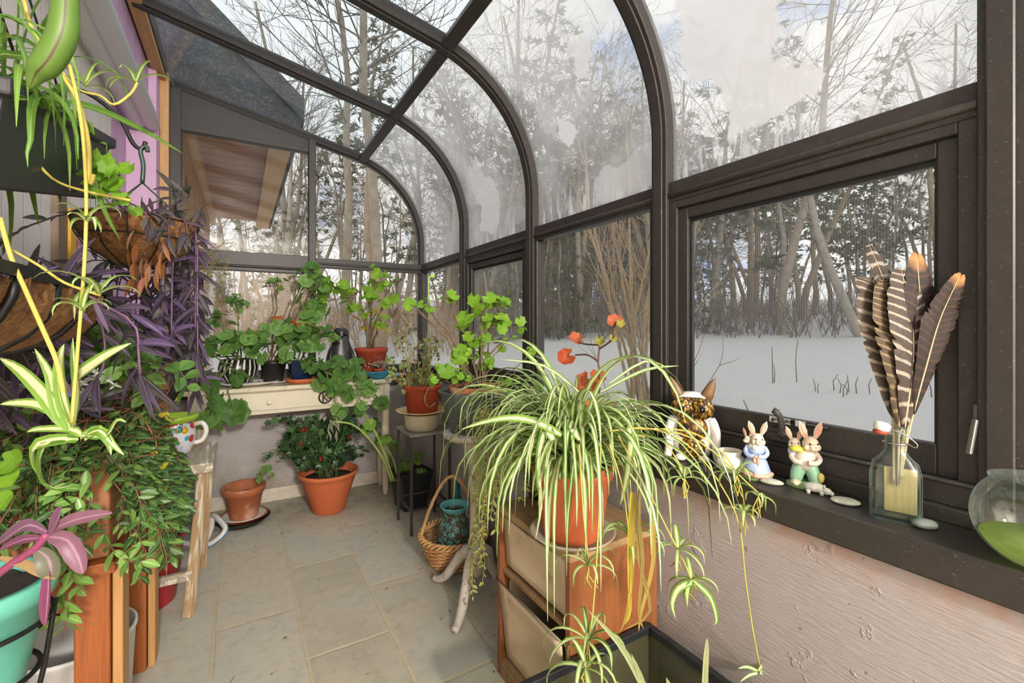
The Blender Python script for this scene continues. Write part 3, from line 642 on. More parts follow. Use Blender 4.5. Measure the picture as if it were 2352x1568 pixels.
# ================================================================ PLANT AND POT HELPERS
rp_ = random.Random(5)
def uv_of(p): q = p - EYE; d = q.dot(FW); return CX + FPX * q.dot(RT) / d, CY - FPX * q.z / d, d
def G(s=1): return V((rp_.gauss(0, s), rp_.gauss(0, s), rp_.gauss(0, s)))
def U(a, b): return rp_.uniform(a, b)
TOCAM = -FW
def bez(a, b, c=None, n=8, wob=0):
    c = c if c is not None else (a + b) / 2 + V((0, 0, (b - a).length * .15))
    pts = [(a * (1 - t) * (1 - t) + c * 2 * t * (1 - t) + b * t * t) for t in (i / n for i in range(n + 1))]
    return [p + (G(wob) if 0 < i < n else V((0, 0, 0))) for i, p in enumerate(pts)]
def gleaf(mb, c, nrm, tip, s, lobes=7, dep=.11, N=28, m=0, cup=.16, pts=1.0):
    nrm = nrm.normalized(); t = (tip - nrm * tip.dot(nrm)); t = t.normalized() if t.length > 1e-4 else nrm.orthogonal().normalized()
    x = t.cross(nrm); vs = [c.copy()]; uv = [(0, 0)]; ph = U(0, 6); cp = cup * U(.3, 1.6); rf = U(.02, .07)
    def rad(a): d = abs(abs(a) - PI); return (1 + dep * math.cos(lobes * a)) * (1 - .78 * math.exp(-(d / .26) ** 2)) * (1 if lobes != 5 else 1 - .18 * abs(a) / PI)
    for fr in (.55, 1.0):
        for k in range(N):
            a = -PI + 2 * PI * (k + .5) / N; r = rad(a) * s * .5 * fr
            if fr == 1: r *= 1 + .03 * math.cos(21 * a)
            z = s * .5 * (cp * fr * fr + rf * fr * math.cos(3 * a + ph) * 2 + .05 * fr * math.cos(lobes * a))
            vs.append(c + t * r * math.cos(a) + x * r * math.sin(a) + nrm * z); uv.append((fr, a / (2 * PI) + .5))
    fs = [(0, 1 + k, 1 + (k + 1) % N) for k in range(N)] + [(1 + k, 1 + N + k, 1 + N + (k + 1) % N, 1 + (k + 1) % N) for k in range(N)]
    mb.add(vs, fs, uv, m)
def oval(mb, p, d, nrm, L, w, m=0, droop=.2, n=4, fold=.2, cols=2, pw=1.0):
    d = d.normalized(); pts = []; q = p.copy()
    for i in range(n + 1): pts.append(q.copy()); q = q + d * L / n; d = (d + V((0, 0, -droop / n))).normalized()
    mb.blade(pts, lambda t: max(.002, w * math.sin(PI * min(1, (t * .94 + .04))) ** .8 * (1 - .25 * t)), nrm, fold, m, cols)
def strap_path(p, az, el, L, droop, n=10, bendaz=0):
    pts = [p.copy()]; q = p.copy(); e = el
    for i in range(n):
        e = max(-1.52, e - droop * 2 * (i + 1) / (n * n)); az += bendaz / n
        q = q + V((math.cos(az) * math.cos(e), math.sin(az) * math.cos(e), math.sin(e))) * L / n; pts.append(q.copy())
    return pts
def strapw(w): return lambda t: w * (.55 + .45 * min(1, t * 5)) * (1 - t ** 3) + .0006
def pxblade(mb, pts, d, w, m=0, dd=0, fold=.25, nrm=None):
    """a strap leaf drawn through photo points at depth d..d+dd (smoothed)"""
    n = len(pts); P = [pd(u, v, d + dd * i / max(1, n - 1)) for i, (u, v) in enumerate(pts)]
    mb.blade(smooth(P, 3), strapw(w), nrm or (-FW + V((0, 0, .4))), fold, m)
def smooth(P, k=3):
    out = []; n = len(P)
    for i in range(n - 1):
        p0, p1, p2, p3 = P[max(0, i - 1)], P[i], P[i + 1], P[min(n - 1, i + 2)]
        for j in range(k):
            t = j / k; out.append(.5 * ((2 * p1) + (p2 - p0) * t + (2 * p0 - 5 * p1 + 4 * p2 - p3) * t * t + (3 * p1 - p0 - 3 * p2 + p3) * t ** 3))
    return out + [P[-1]]
def pxtube(mb, pts, d, r, dd=0, seg=6, m=0):
    n = len(pts); P = [pd(u, v, d + dd * i / max(1, n - 1)) for i, (u, v) in enumerate(pts)]
    mb.tube(smooth(P, 4), r, seg, m)
SOIL = plain('2a2119', .95, var=.4, scale=80, bump=.8)
def terr(name, col, col2, wet=.35):
    t = NT(name); o = t.tex(); n = t.noise(o, 9, 5, .6); n2 = t.noise(o, 45, 4); c = t.mix(n2, col, tuple(x * .82 for x in srgb(col)[:3]) + (1,)); c = t.mix(t.math('MULTIPLY', t.ramp(n, [(.5, 0.0), (.68, 1.0)]), wet), c, col2)
    return t.end(t.pbr(c, .7, 0, n2, .15, .002, .3))
TERRA = terr('terracotta', 'b96a43', 'c9a08a'); TERRAL = terr('smooth_terracotta', 'c46a42', 'b45a36', .2); REDP = terr('red_plastic', 'a9472f', 'b85a40', .2); OLDT = terr('aged_terracotta', 'a5623f', 'cfb6a4', .7)
def pot(parent, mat, c, rb, rt, h, rimh=.03, rimt=.008, soil=.02, seg=40, name='pot', wall=.006, M=None, soilname='soil', lip=True):
    ra = rb + (rt - rb) * (h - rimh) / h
    pf = [(0, 0), (rb * .96, 0), (rb, .004), (ra, h - rimh), (ra + rimt, h - rimh + .003), (rt + rimt, h - .004), (rt + rimt - .003, h), (rt - wall, h), (ra - wall, h - rimh), (rb, soil), (0, soil)] if lip else [(0, 0), (rb * .97, 0), (rb, .004), (rt, h - .003), (rt - .002, h), (rt - wall, h), (rb - wall, h * .3), (0, h * .3)]
    zs = h - soil
    o = MB().lathe(pf, c, seg, M=M).build(name, mat, parent)
    if soilname:
        rs = rb + (rt - rb) * zs / h - wall * .5; s = MB(); N = 28; vs = [V((0, 0, zs + .006))]; fs = []
        for f in (.5, 1):
            for k in range(N): a = 2 * PI * k / N; vs.append(V((rs * f * math.cos(a), rs * f * math.sin(a), zs + U(-.004, .006))))
        fs = [(0, 1 + k, 1 + (k + 1) % N) for k in range(N)] + [(1 + k, 1 + N + k, 1 + N + (k + 1) % N, 1 + (k + 1) % N) for k in range(N)]
        s.add([(M @ v if M else v) + V(c) for v in vs], fs); s.build(soilname, SOIL, parent)
    return o
GER = leafmat('geranium_leaf', ['4f7f2a', '649634', '7bab3d', '8fbc48', '5a8a30'], 'b9d27c', .38, .5, 'lobed')
GERD = leafmat('geranium_leaf_zoned', ['4f7a38', '5f8f42', '74a24e', '8ab560'], 'a9c67f', .38, .5, 'lobed', '4a7038')  # cooler green leaf set with a darker ring at mid radius
GERB = leafmat('geranium_leaf_bright', ['7fb52c', '93c637', '6fa52c', 'a5cf45'], 'cde47f', .45, .5, 'lobed')
AUT = leafmat('red_geranium_leaf', ['c9452f', 'd8643a', 'd06a4a', 'b8552d'], 'd8a070', .45, .5, 'lobed')
DRY = leafmat('dry_leaf', ['6b4c33', '8f6b48', 'b09468', '4e3a2b'], None, .2, .8)
STEM = plain('5d6a3a', .7, var=.25); STEMB = plain('63523c', .8, var=.25); STEMG = plain('8fa84f', .6, var=.15)
YEL = plain('b3a44e', .6, var=.15)
def geranium(parent, base, tips, leaf=GER, stem=STEM, sr=.006, face=.42, lobes=7, dep=.11, upb=.6, extra=None, stemname='stems', leafname='leaves', N=28, cup=.12):
    """tips: (point, radius, leaf count, leaf size[, control point])"""
    st = MB(); lf = MB(); base = V(base)
    for tp in tips:
        p, r, n, s = tp[:4]; c = tp[4] if len(tp) > 4 else None
        b = base + V((U(-.03, .03), U(-.03, .03), 0))
        path = bez(b, p, c, 8, .006); st.tube(path, [sr * (1 - .5 * i / 8) for i in range(9)], 6)
        for i in range(n):
            o = G(.55); o.z *= .8
            if o.length > 1.1: o = o.normalized() * 1.1
            q = p + o * r; sz = s * U(.5, 1.1)
            nr = (o * .5 + V((0, 0, upb)) + TOCAM * face + G(.45)).normalized()
            td = (o + G(.4) + V((0, 0, -.5)))
            a = path[rp_.randint(5, 8)]
            st.tube(bez(a, q, (a + q) / 2 + V((0, 0, .015)), 4), .0016, 4)
            gleaf(lf, q, nr, td, sz, lobes, dep, N, cup=cup)
    st.build(stemname, stem, parent); return lf.build(leafname, leaf, parent)
def trails(lf, st, starts, oval_kw, step=.028, r=.0012, pair=True, m=0, lw=(.018, .03), ar=.55):
    """leafy trailing stems: starts = list of paths (lists of points)"""
    for path in starts:
        st.tube(path, r, 4)
        acc = 0; side = 1
        for i in range(1, len(path)):
            a, b = path[i - 1], path[i]; L = (b - a).length; t = (b - a).normalized()
            while acc < L:
                q = a + t * acc; x = t.cross(V((0, 0, 1)));
                if x.length < .2: x = t.orthogonal()
                x = Quaternion(t, U(0, 6.28)) @ x.normalized()
                for sg in ((1, -1) if pair else (1,)):
                    d = (x * sg + t * .5 + V((0, 0, -.15)) + TOCAM * .25 + G(.25)).normalized(); l = U(*lw)
                    oval(lf, q, d, (V((0, 0, .6)) + TOCAM * .6 + G(.4)), l, l * ar, m, **oval_kw)
                acc += step * U(.7, 1.3)
            acc -= L
def fall(p, d, L, n=12, droop=.35, wob=.15, floor=None):
    pts = [p.copy()]; q = p.copy(); d = d.normalized()
    for i in range(n):
        d = (d + V((0, 0, -droop)) + G(wob)).normalized(); q = q + d * L / n
        if floor and q.z < floor: q.z = floor
        pts.append(q.copy())
    return pts
# ================================================================ DESK AND WHAT STANDS ON AND UNDER IT
CREAM = plain('cfc6b0', .45, var=.05, scale=8, bump=.1); CREAMD = plain('c2b8a0', .5, var=.06)
DZ = .78; DX0, DX1, DY0, DY1 = -.28, .91, 3.04, 3.32
dk = thing('desk', 'cream painted writing desk with drawers under the gable window', 'desk', (.3, 3.18, 0))
def mat_top():
    t = NT('desk_top_paint'); o = t.tex(); n = t.noise(o, 6, 5, .65); n2 = t.noise(o, 40, 4, .7); c = t.mix(n2, 'd6cdb8', 'c4b99e'); c = t.mix(t.ramp(n, [(.52, 0.0), (.62, .8)]), c, '7d7a5e'); c = t.mix(t.ramp(n2, [(.62, 0.0), (.7, .8)]), c, '574b39')
    return t.end(t.pbr(c, .55, 0, n2, .2, .003))
tm = MB(); vs = []; prof_ = [(DX0, DY1), (DX0, DY0 + .01), (DX0 + .02, DY0), (DX1 - .08, DY0), (DX1 - .03, DY0 + .02), (DX1 - .005, DY0 + .08), (DX1, DY1)]
tm.add([V((x, y, z)) for z in (DZ - .028, DZ) for x, y in prof_], [tuple(range(7))[::-1], tuple(range(7, 14))] + [(i, (i + 1) % 7, 7 + (i + 1) % 7, 7 + i) for i in range(7)], None, 0, False)
tm.build('tabletop', mat_top(), dk, bevel=.008, seg=3)
ap = MB(); ap.box((DX0 + .03, DY0 + .03, DZ - .165), (DX1 - .05, DY0 + .05, DZ - .028)); ap.box((DX0 + .03, DY1 - .03, DZ - .165), (DX1 - .05, DY1 - .01, DZ - .028)); ap.box((DX0 + .03, DY0 + .05, DZ - .165), (DX0 + .05, DY1 - .03, DZ - .028)); ap.box((DX1 - .07, DY0 + .05, DZ - .165), (DX1 - .05, DY1 - .03, DZ - .028))
ap.build('apron', CREAM, dk, bevel=.003)
def drawer(x0, x1, kx):
    d = MB().box((x0, DY0 + .016, DZ - .140), (x1, DY0 + .034, DZ - .036)).build('drawer', CREAM, dk, bevel=.003)
    if kx is not None:
        c = V((kx, DY0 + .016, DZ - .092)); M = Matrix.Rotation(PI / 2, 3, 'X')
        MB().lathe([(.006, 0), (.006, .010), (.012, .014), (.0145, .021), (.011, .028), (0, .030)], c, 20, M=M).build('knob', plain('e0dac8', .35, var=.03), d)
kn = py(618, 927, DY0 + .016)
drawer(py(470, 900, DY0).x, py(741, 900, DY0).x, kn.x); drawer(py(748, 900, DY0).x, .80, py(800, 900, DY0).x)
for x, y in ((-.20, DY0 + .06), (.845, DY0 + .05), (-.20, DY1 - .05), (.86, DY1 - .05)):
    MB().lathe([(.0, 0), (.015, 0), (.017, .02), (.020, .06), (.024, .30), (.026, .56), (.022, .58), (.030, .60), (.030, DZ - .03), (0, DZ - .03)], (x, y, 0), 20).build('leg', CREAM, dk)
# medallion hanging on the second drawer
c = py(747, 912, DY0 + .008); md = thing('hanging_medallion', 'small dark round openwork medallion hanging on the desk drawer', 'ornament', tuple(c))
IRON = plain('35322f', .45, .5)
MB().tube([c + V((math.cos(a), 0, math.sin(a))) * .036 for a in (2 * PI * i / 24 for i in range(24))], .005, 8, closed=True).build('ring', IRON, md)
mm = MB()
for a, b in (((-.012, -.028), (-.012, .028)), ((-.010, 0), (.016, .026)), ((-.010, 0), (.018, -.026))): mm.tube([c + V((a[0], 0, a[1])), c + V((b[0], 0, b[1]))], .0035, 6)
mm.build('openwork', IRON, md); MB().tube([c + V((0, 0, .036)), c + V((.001, .004, .06)), c + V((0, .008, .072))], .0015, 5).build('cord', IRON, md)
def at(u, y, z): p = py(u, 800, y); return V((p.x, y, z))
# ---- platter and zebra pot geranium
CER = plain('dcdad2', .3, var=.03, scale=10, bump=.05)
c = at(570, 3.17, DZ); o = MB().lathe([(0, .004), (.07, .004), (.075, 0), (.11, .006), (.150, .020), (.153, .024), (.148, .024), (.11, .012), (.07, .009), (0, .009)], c, 48, sx=1.1, sy=.72).build('platter', CER, None, c); tag(o, 'oval white ceramic platter under the striped pot on the desk', 'platter')
def mat_zebra():
    t = NT('zebra_stripes'); uv = t.tex('UV'); s = t.n('ShaderNodeSeparateXYZ', {0: uv}); w = t.math('SINE', t.math('ADD', t.math('MULTIPLY', s.outputs[0], 2 * PI * 19), t.math('MULTIPLY', t.math('SINE', t.math('MULTIPLY', s.outputs[1], 22.0)), 1.6)))
    c = t.mix(t.ramp(w, [(.45, 0.0), (.6, 1.0)]), '191917', 'd9d6cc'); return t.end(t.pbr(c, .3))
def P3(u, v, y): return py(u, v, y)
c = at(548, 3.20, DZ + .010); zt = thing('potted_geranium', 'geranium in a round black and white zebra-striped pot on the white platter', 'plant', tuple(c))
MB().lathe([(0, 0), (.05, 0), (.075, .015), (.102, .06), (.107, .10), (.095, .145), (.088, .15), (.083, .147), (.09, .10), (.0, .09)], c, 40).build('pot', mat_zebra(), zt)
b = c + V((0, 0, .13))
def tp(u, v, y, r, n, s, cu=None): return (py(u, v, y), r, n, s) + ((py(cu[0], cu[1], y),) if cu else ())
geranium(zt, b, [tp(440, 745, 3.18, .07, 7, .075), (py(425, 790, 3.15), .05, 5, .08), tp(510, 785, 3.05, .08, 9, .12), tp(560, 770, 3.08, .07, 7, .11), tp(500, 735, 3.22, .07, 8, .085), tp(545, 695, 3.26, .06, 8, .07), tp(590, 800, 3.12, .06, 6, .11), tp(470, 810, 3.1, .07, 7, .09)], GERD)
geranium(zt, b + V((-.03, -.05, 0)), [tp(495, 880, 2.98, .025, 3, .165, (500, 830)), tp(500, 925, 2.98, .03, 4, .12, (490, 860)), tp(535, 945, 2.97, .02, 3, .14, (520, 880)), tp(485, 965, 2.98, .03, 4, .12, (480, 880)), tp(545, 868, 3.02, .03, 4, .12)], GERD, upb=.15, face=.85, stemname='trailing_stems', leafname='trailing_leaves')
# ---- black pot geranium
c = at(628, 3.22, DZ); o = MB().lathe([(0, 0), (.055, 0), (.085, .012), (.087, .016), (.05, .008), (0, .008)], c, 36).build('saucer', CER, None, c); tag(o, 'small white saucer under the black pot on the desk', 'saucer')
c = c + V((0, 0, .008)); bt = thing('potted_geranium', 'tall geranium in a plain black pot at the middle of the desk', 'plant', tuple(c)); pot(bt, plain('191a19', .4), c, .055, .075, .13, .02, .004)
geranium(bt, c + V((0, 0, .11)), [tp(640, 650, 3.24, .06, 5, .075), tp(700, 635, 3.22, .08, 9, .085), tp(735, 650, 3.18, .08, 10, .085), tp(725, 612, 3.2, .05, 6, .07), tp(715, 690, 3.2, .07, 8, .10), tp(640, 765, 3.12, .07, 10, .10), tp(600, 790, 3.14, .05, 6, .09), tp(670, 760, 3.14, .08, 10, .09)], GERD, STEMB)
ad = MB(); 
for u, v in ((636, 733), (680, 741), (712, 750)): gleaf(ad, py(u, v, 3.12), V((0, -.5, .9)), V((1, 0, -.2)), .07)
ad.build('reddened_leaves', AUT, bt)
# ---- blue pot geranium on a terracotta saucer
c = at(692, 3.17, DZ); o = MB().lathe([(0, 0), (.08, 0), (.092, .028), (.088, .028), (.078, .008), (0, .008)], c, 36).build('saucer', TERRAL, None, c); tag(o, 'terracotta saucer under the blue pot on the desk', 'saucer')
c = c + V((0, 0, .008)); bl = thing('potted_geranium', 'leafy geranium in a dark blue glazed pot with leaves spilling over the desk front', 'plant', tuple(c)); pot(bl, plain('1c2a4a', .2, var=.2), c, .06, .08, .13, .02, .004)
geranium(bl, c + V((0, 0, .11)), [tp(700, 785, 3.08, .09, 13, .105), tp(745, 770, 3.1, .08, 10, .10), tp(665, 815, 3.06, .07, 8, .09), tp(720, 835, 3.04, .07, 9, .09), tp(760, 840, 3.04, .05, 6, .09), tp(730, 720, 3.16, .07, 8, .10)], GERD)
geranium(bl, c + V((.06, -.06, .10)), [tp(785, 855, 3.0, .04, 4, .12), tp(825, 850, 2.99, .05, 5, .12), tp(850, 890, 2.97, .045, 5, .115), tp(738, 875, 2.98, .03, 3, .11), tp(775, 895, 2.96, .03, 4, .115), tp(805, 905, 2.96, .03, 4, .11), tp(835, 940, 2.96, .04, 4, .12, (830, 880)), tp(775, 950, 2.96, .03, 4, .10, (770, 890)), tp(872, 925, 2.97, .03, 3, .10, (860, 880))], GERD, upb=.25, face=.8, stemname='trailing_stems', leafname='trailing_leaves')
# ---- carved bird
c = at(783, 3.25, DZ); bd = thing('bird_figurine', 'black carved stone owl figurine on the desk', 'figurine', tuple(c))
BST = plain('2d2e2f', .35, var=.25, scale=60, bump=.5)
MB().lathe([(0, 0), (.075, 0), (.082, .02), (.086, .06), (.084, .12), (.076, .18), (.062, .235), (.052, .27), (.054, .30), (.050, .325), (.036, .342), (0, .348)], c, 28, sx=.92, sy=.8, wob=lambda a, z: 1 + .05 * math.cos(2 * a) + (.02 * math.sin(9 * a) * math.sin(z * 70) if z < .24 else 0)).build('body', BST, bd)
for s in (-1, 1):
    MB().ell(c + V((s * .078, .005, .12)), (.018, .05, .10), 16, 10, M=Matrix.Rotation(-s * .16, 3, 'Y')).build('wing', BST, bd)
    MB().lathe([(.0, 0), (.016, .0), (.012, .006), (0, .008)], c + V((s * .022, -.041, .305)), 14, M=Matrix.Rotation(PI / 2, 3, 'X')).build('eye', plain('1a1a1a', .2), bd)
MB().lathe([(.011, 0), (.006, .014), (0, .022)], c + V((0, -.042, .285)), 10, M=Matrix.Rotation(PI / 2 + .5, 3, 'X')).build('beak', BST, bd)
# ---- red plastic pot geranium
c = at(853, 3.22, DZ); rd = thing('potted_geranium', 'tall light green geranium in a red plastic pot right of the black owl', 'plant', tuple(c))
pot(rd, REDP, c, .075, .108, .205, .03, .006)
geranium(rd, c + V((0, 0, .19)), [tp(862, 635, 3.2, .08, 12, .085), tp(848, 680, 3.16, .07, 10, .085), tp(885, 690, 3.2, .07, 9, .08), tp(835, 715, 3.18, .05, 6, .07), tp(875, 735, 3.2, .06, 7, .06), tp(900, 650, 3.2, .05, 5, .06)], GERB, STEMB, sr=.007)
geranium(rd, py(828, 672, 3.17), [tp(765, 655, 3.16, .05, 5, .09, (800, 690)), tp(795, 660, 3.16, .05, 5, .085), tp(800, 705, 3.14, .04, 4, .085), tp(745, 690, 3.16, .03, 3, .07, (790, 690))], GERB, STEMB, stemname='side_stem', leafname='side_leaves')
dl = MB()
for k in range(8): gleaf(dl, py(U(815, 900), U(690, 770), 3.15), G(), G(), U(.035, .06))
dl.build('yellowed_leaves', leafmat('yellow_leaf', ['c9a52f', 'd8be4a', 'b07a2a'], None, .4), rd)
# ---- boat bowl with small pink plant
c = at(868, 3.11, DZ); o = MB().lathe([(0, .004), (.035, 0), (.05, .012), (.072, .045), (.076, .052), (.070, .052), (.046, .018), (0, .012)], c, 40, sx=1.15, sy=.8, wob=lambda a, z: 1 + (.18 * math.cos(2 * a) if z > .03 else 0)).build('boat_bowl', plain('2c6f86', .2, var=.25, scale=20), None, c); tag(o, 'small teal boat-shaped ceramic bowl at the right end of the desk', 'bowl')
pk = thing('potted_plant', 'tiny pink-flecked plant in a red pot standing in the teal boat bowl', 'plant', tuple(c + V((0, 0, .02)))); pot(pk, REDP, c + V((0, 0, .02)), .028, .034, .05, .012, .003, .01)
lf, st = MB(), MB(); b = c + V((0, 0, .065))
for k in range(26):
    e = b + V((rp_.gauss(0, .05), rp_.gauss(0, .035), U(.02, .10))); p_ = bez(b, e, None, 4); st.tube(p_, .001, 4)
    for j in range(4): oval(lf, p_[2 + j % 3], G() + V((0, 0, .4)), V((0, -1, 1)), U(.016, .028), .010)
st.build('stems', STEMB, pk); lf.build('leaves', leafmat('pink_flecked_leaf', ['9aa08a', 'c9a9a2', 'b98a86', '7b8a6a', 'd6c8bd'], None, .3), pk)
# blue and white plate
c = at(905, 3.2, DZ); o = MB().lathe([(0, .003), (.05, .003), (.085, .012), (.088, .016), (.05, .008), (0, .008)], c, 36).build('plate', plain('b9c3d4', .25, var=.2, scale=40), None, c); tag(o, 'pale blue plate at the right end of the desk behind the boat bowl', 'plate')
# ================= under the desk
c = V((.47, 3.0, 0)); bp = thing('potted_begonia', 'dark leafy plant with red flowers in a big terracotta pot under the desk', 'plant', tuple(c))
MB().lathe([(0, 0), (.088, 0), (.094, .006), (.150, .185), (.153, .19), (.156, .215), (.168, .222), (.176, .232), (.174, .246), (.164, .248), (.150, .22), (.14, .2), (0, .2)], c, 48).build('pot', TERRAL, bp)
s = MB().lathe([(0, .208), (.08, .212), (.149, .205)], c, 32).build('soil', SOIL, bp)
lf, st = MB(), MB(); b = c + V((0, 0, .21)); DKL = leafmat('dark_ivy_leaf', ['1f3a22', '2a4a2a', '3a5c33', '4a6a3e', '16291a'], '5f7f50', .18, .35, 'lobed')
for k in range(60):
    u = rp_.gauss(735, 62); v = rp_.gauss(1000, 38); e = py(min(870, max(600, u)), min(1075, max(962, v)), U(2.92, 3.24)); e.z = min(.585, e.z); e.z = max(.15, e.z)
    path = bez(b + G(.03), e, b.lerp(e, .5) + V((0, 0, .12)), 7); st.tube(path, .002, 4)
    for j in range(12):
        q = path[rp_.randint(2, 7)] + G(.022); gleaf(lf, q, V((0, -.6, .6)) + G(.5), G() + V((0, 0, -.6)), U(.028, .055), 5, .22, 15)
st.build('stems', STEM, bp); lf.build('leaves', DKL, bp)
fl = MB()
for u, v in ((689, 1022), (803, 1002), (740, 1050), (700, 985)):
    p = py(u, v, 2.93)
    for j in range(5): oval(fl, p, G() + TOCAM, G(), .022, .018)
fl.build('flowers', leafmat('red_petals', ['b01f24', 'd02b2b'], None, .3), bp)
# silvery drooping spray above it
# ---- small pot on three saucers
c = V((.01, 3.08, 0))
o = MB().lathe([(0, 0), (.115, 0), (.142, .028), (.146, .03), (.140, .03), (.112, .008), (0, .008)], c, 44).build('saucer', plain('1d1e20', .4), None, c); tag(o, 'black plastic saucer on the floor, lowest of three under the small terracotta pot', 'saucer')
c1 = c + V((.004, 0, .012)); o = MB().lathe([(0, 0), (.105, 0), (.130, .026), (.133, .026), (.128, .026), (.102, .007), (0, .007)], c1, 44).build('saucer', TERRAL, None, c1); tag(o, 'terracotta saucer sitting in the black saucer under the desk', 'saucer')
c2 = c1 + V((.004, -.002, .010)); o = MB().lathe([(0, 0), (.06, 0), (.11, .017), (.113, .02), (.107, .02), (.06, .006), (0, .006)], c2, 44).build('plate', CER, None, c2); tag(o, 'white plate directly under the small terracotta pot', 'plate')
c3 = c2 + V((.0, 0, .006)); sp = thing('flower_pot', 'small empty terracotta pot with one ivy shoot on stacked saucers under the desk', 'pot', tuple(c3))
pot(sp, OLDT, c3, .072, .108, .185, .045, .007, .06)
lf, st = MB(), MB(); pa = [py(u, v, 3.02) for u, v in ((585, 1108), (590, 1090), (598, 1082), (610, 1078), (622, 1084), (628, 1095))]; st.tube(pa, .002, 5)
for u, v, s in ((597, 1100, .05), (606, 1078, .055), (615, 1075, .05), (625, 1090, .03)): gleaf(lf, py(u, v, 3.02), TOCAM + V((0, 0, .4)) + G(.2), V((1, 0, -.5)), s, 5, .18, 20)
st.build('stem', STEM, sp); lf.build('leaves', GERD, sp)
# ---- black square pot with long stems
c = V((.925, 2.80, 0)); sq = thing('potted_geranium', 'long-stemmed geranium in a square black plastic pot beneath the wire stand', 'plant', tuple(c))
Mq = Matrix.Rotation(.12, 3, 'Z'); m = MB(); q2 = math.sqrt(2)
m.lathe([(0, 0), (.074 * q2, 0), (.098 * q2, .20), (.108 * q2, .20), (.110 * q2, .232), (.104 * q2, .232), (.095 * q2, .19), (0, .19)], c, 4, M=Mq, rot=PI / 4); m.sm = [False] * len(m.sm)
m.build('pot', plain('23262b', .45), sq, bevel=.004); m = MB(); m.lathe([(0, .212), (.097 * q2, .208)], c, 4, M=Mq, rot=PI / 4); m.build('soil', SOIL, sq)
b = c + V((0, 0, .2)); st = MB()
def longstem(pts, y0, y1, r=.006):
    P = [py(u, v, y0 + (y1 - y0) * i / (len(pts) - 1)) for i, (u, v) in enumerate(pts)]; st.tube(smooth(P, 4), r, 7)
longstem([(905, 1105), (890, 1060), (870, 1010), (850, 970), (838, 950)], 2.76, 2.98); longstem([(900, 1105), (880, 1055), (850, 1010), (810, 975), (765, 968)], 2.76, 2.96); longstem([(912, 1105), (905, 1060), (880, 1015), (858, 985)], 2.78, 2.98)
st.build('stems', STEMG, sq)
geranium(sq, b, [tp(880, 1010, 2.9, .03, 3, .09), tp(848, 985, 2.93, .03, 3, .10), tp(915, 1020, 2.84, .03, 4, .08), tp(955, 1045, 2.82, .05, 6, .07), tp(930, 1075, 2.78, .05, 6, .075), tp(965, 1085, 2.78, .04, 5, .06)], GER, stemname='short_stems')
wl = MB(); 
for k in range(14):
    p = py(U(748, 775), U(955, 1000), 2.95); oval(wl, p, V((rp_.gauss(0, .6), 0, -1)), TOCAM, U(.03, .07), U(.012, .02))
wl.build('wilted_leaves', leafmat('silvery_wilted_leaf', ['8d9688', '6d7a66', 'b3ab8c', '5a5560'], None, .25), sq)
# ================================================================ STANDS, TUB, BASKET, CABINET, SPIDER PLANT, TANK
# wire stand
st_ = thing('wire_stand', 'square dark metal plant stand with thin legs holding the cream bowl', 'stand', (.908, 2.52, 0)); IR = plain('4b4642', .5, .5, var=.2); zt_ = .548
X0, X1, Y0, Y1 = .797, 1.02, 2.40, 2.637
MB().box((X0 - .012, Y0 - .012, zt_ - .012), (X1 + .012, Y1 + .012, zt_)).build('top', plain('8a8378', .6, .2, var=.3, scale=20), st_, bevel=.002)
for x in (X0, X1):
    for y in (Y0, Y1): MB().beam((x, y, 0), (x, y, zt_ - .012), .012, .012).build('leg', IR, st_)
m = MB(); zr = .135
for a, b in (((X0, Y0), (X1, Y0)), ((X0, Y0), (X0, Y1)), ((X1, Y0), (X1, Y1)), ((X0, Y1), (X1, Y1))): m.beam((a[0], a[1], zr), (b[0], b[1], zr), .010, .010)
m.build('stretcher', IR, st_)
c = V((.90, 2.515, zt_)); o = MB().lathe([(0, .004), (.085, .0), (.093, .004), (.100, .06), (.104, .088), (.102, .092), (.095, .09), (.09, .01), (0, .01)], c, 44).build('bowl', plain('cfc5aa', .35, var=.05), None, c); tag(o, 'deep cream ceramic bowl on the wire stand', 'bowl')
c = c + V((0, 0, .092)); o = MB().lathe([(0, .0), (.085, .0), (.10, .004), (.145, .016), (.150, .02), (.144, .021), (.10, .010), (0, .008)], c, 48).build('plate', plain('d6bb7c', .3, var=.08), None, c); tag(o, 'yellow-rimmed plate resting on the cream bowl', 'plate')
c = c + V((0, 0, .009)); dp = thing('potted_plant', 'half-withered ivy in an orange-red pot on the yellow-rimmed plate', 'plant', tuple(c)); pot(dp, REDP, c, .086, .105, .155, .03, .005)
b = c + V((0, 0, .135)); lf, dr, st = MB(), MB(), MB()
for k in range(34):
    e = py(rp_.gauss(955, 34), U(745, 880), U(2.4, 2.62)); path = bez(b + G(.02), e, b.lerp(e, .6) + G(.04), 7, .008); st.tube(path, .0018, 5)
    for j in range(9):
        q = path[rp_.randint(2, 7)] + G(.02)
        if rp_.random() < .45: gleaf(dr, q, G(), G() + V((0, 0, -1)), U(.012, .032), 5, .2, 15, cup=.5)
        else: gleaf(lf, q, TOCAM + V((0, 0, .5)) + G(.6), G(), U(.014, .034), 5, .15, 15)
for pts in ([(935, 905), (940, 850), (930, 790), (945, 740)], [(960, 900), (975, 820), (985, 740), (986, 650)], [(950, 895), (935, 840), (960, 780), (920, 720)]):
    st.tube(smooth([py(u, v, 2.5) for u, v in pts], 4), .003, 6)
st.tube(smooth([py(u, v, 2.36) for u, v in ((985, 890), (975, 915), (985, 935), (1000, 925))], 4), .003, 6)
st.build('stems', plain('8f8a55', .7, var=.3), dp); lf.build('leaves', leafmat('pale_ivy_leaf', ['8aa04f', 'a9b878', '6f8a3c', 'c5bfa2'], None, .35), dp); dr.build('dry_leaves', DRY, dp)
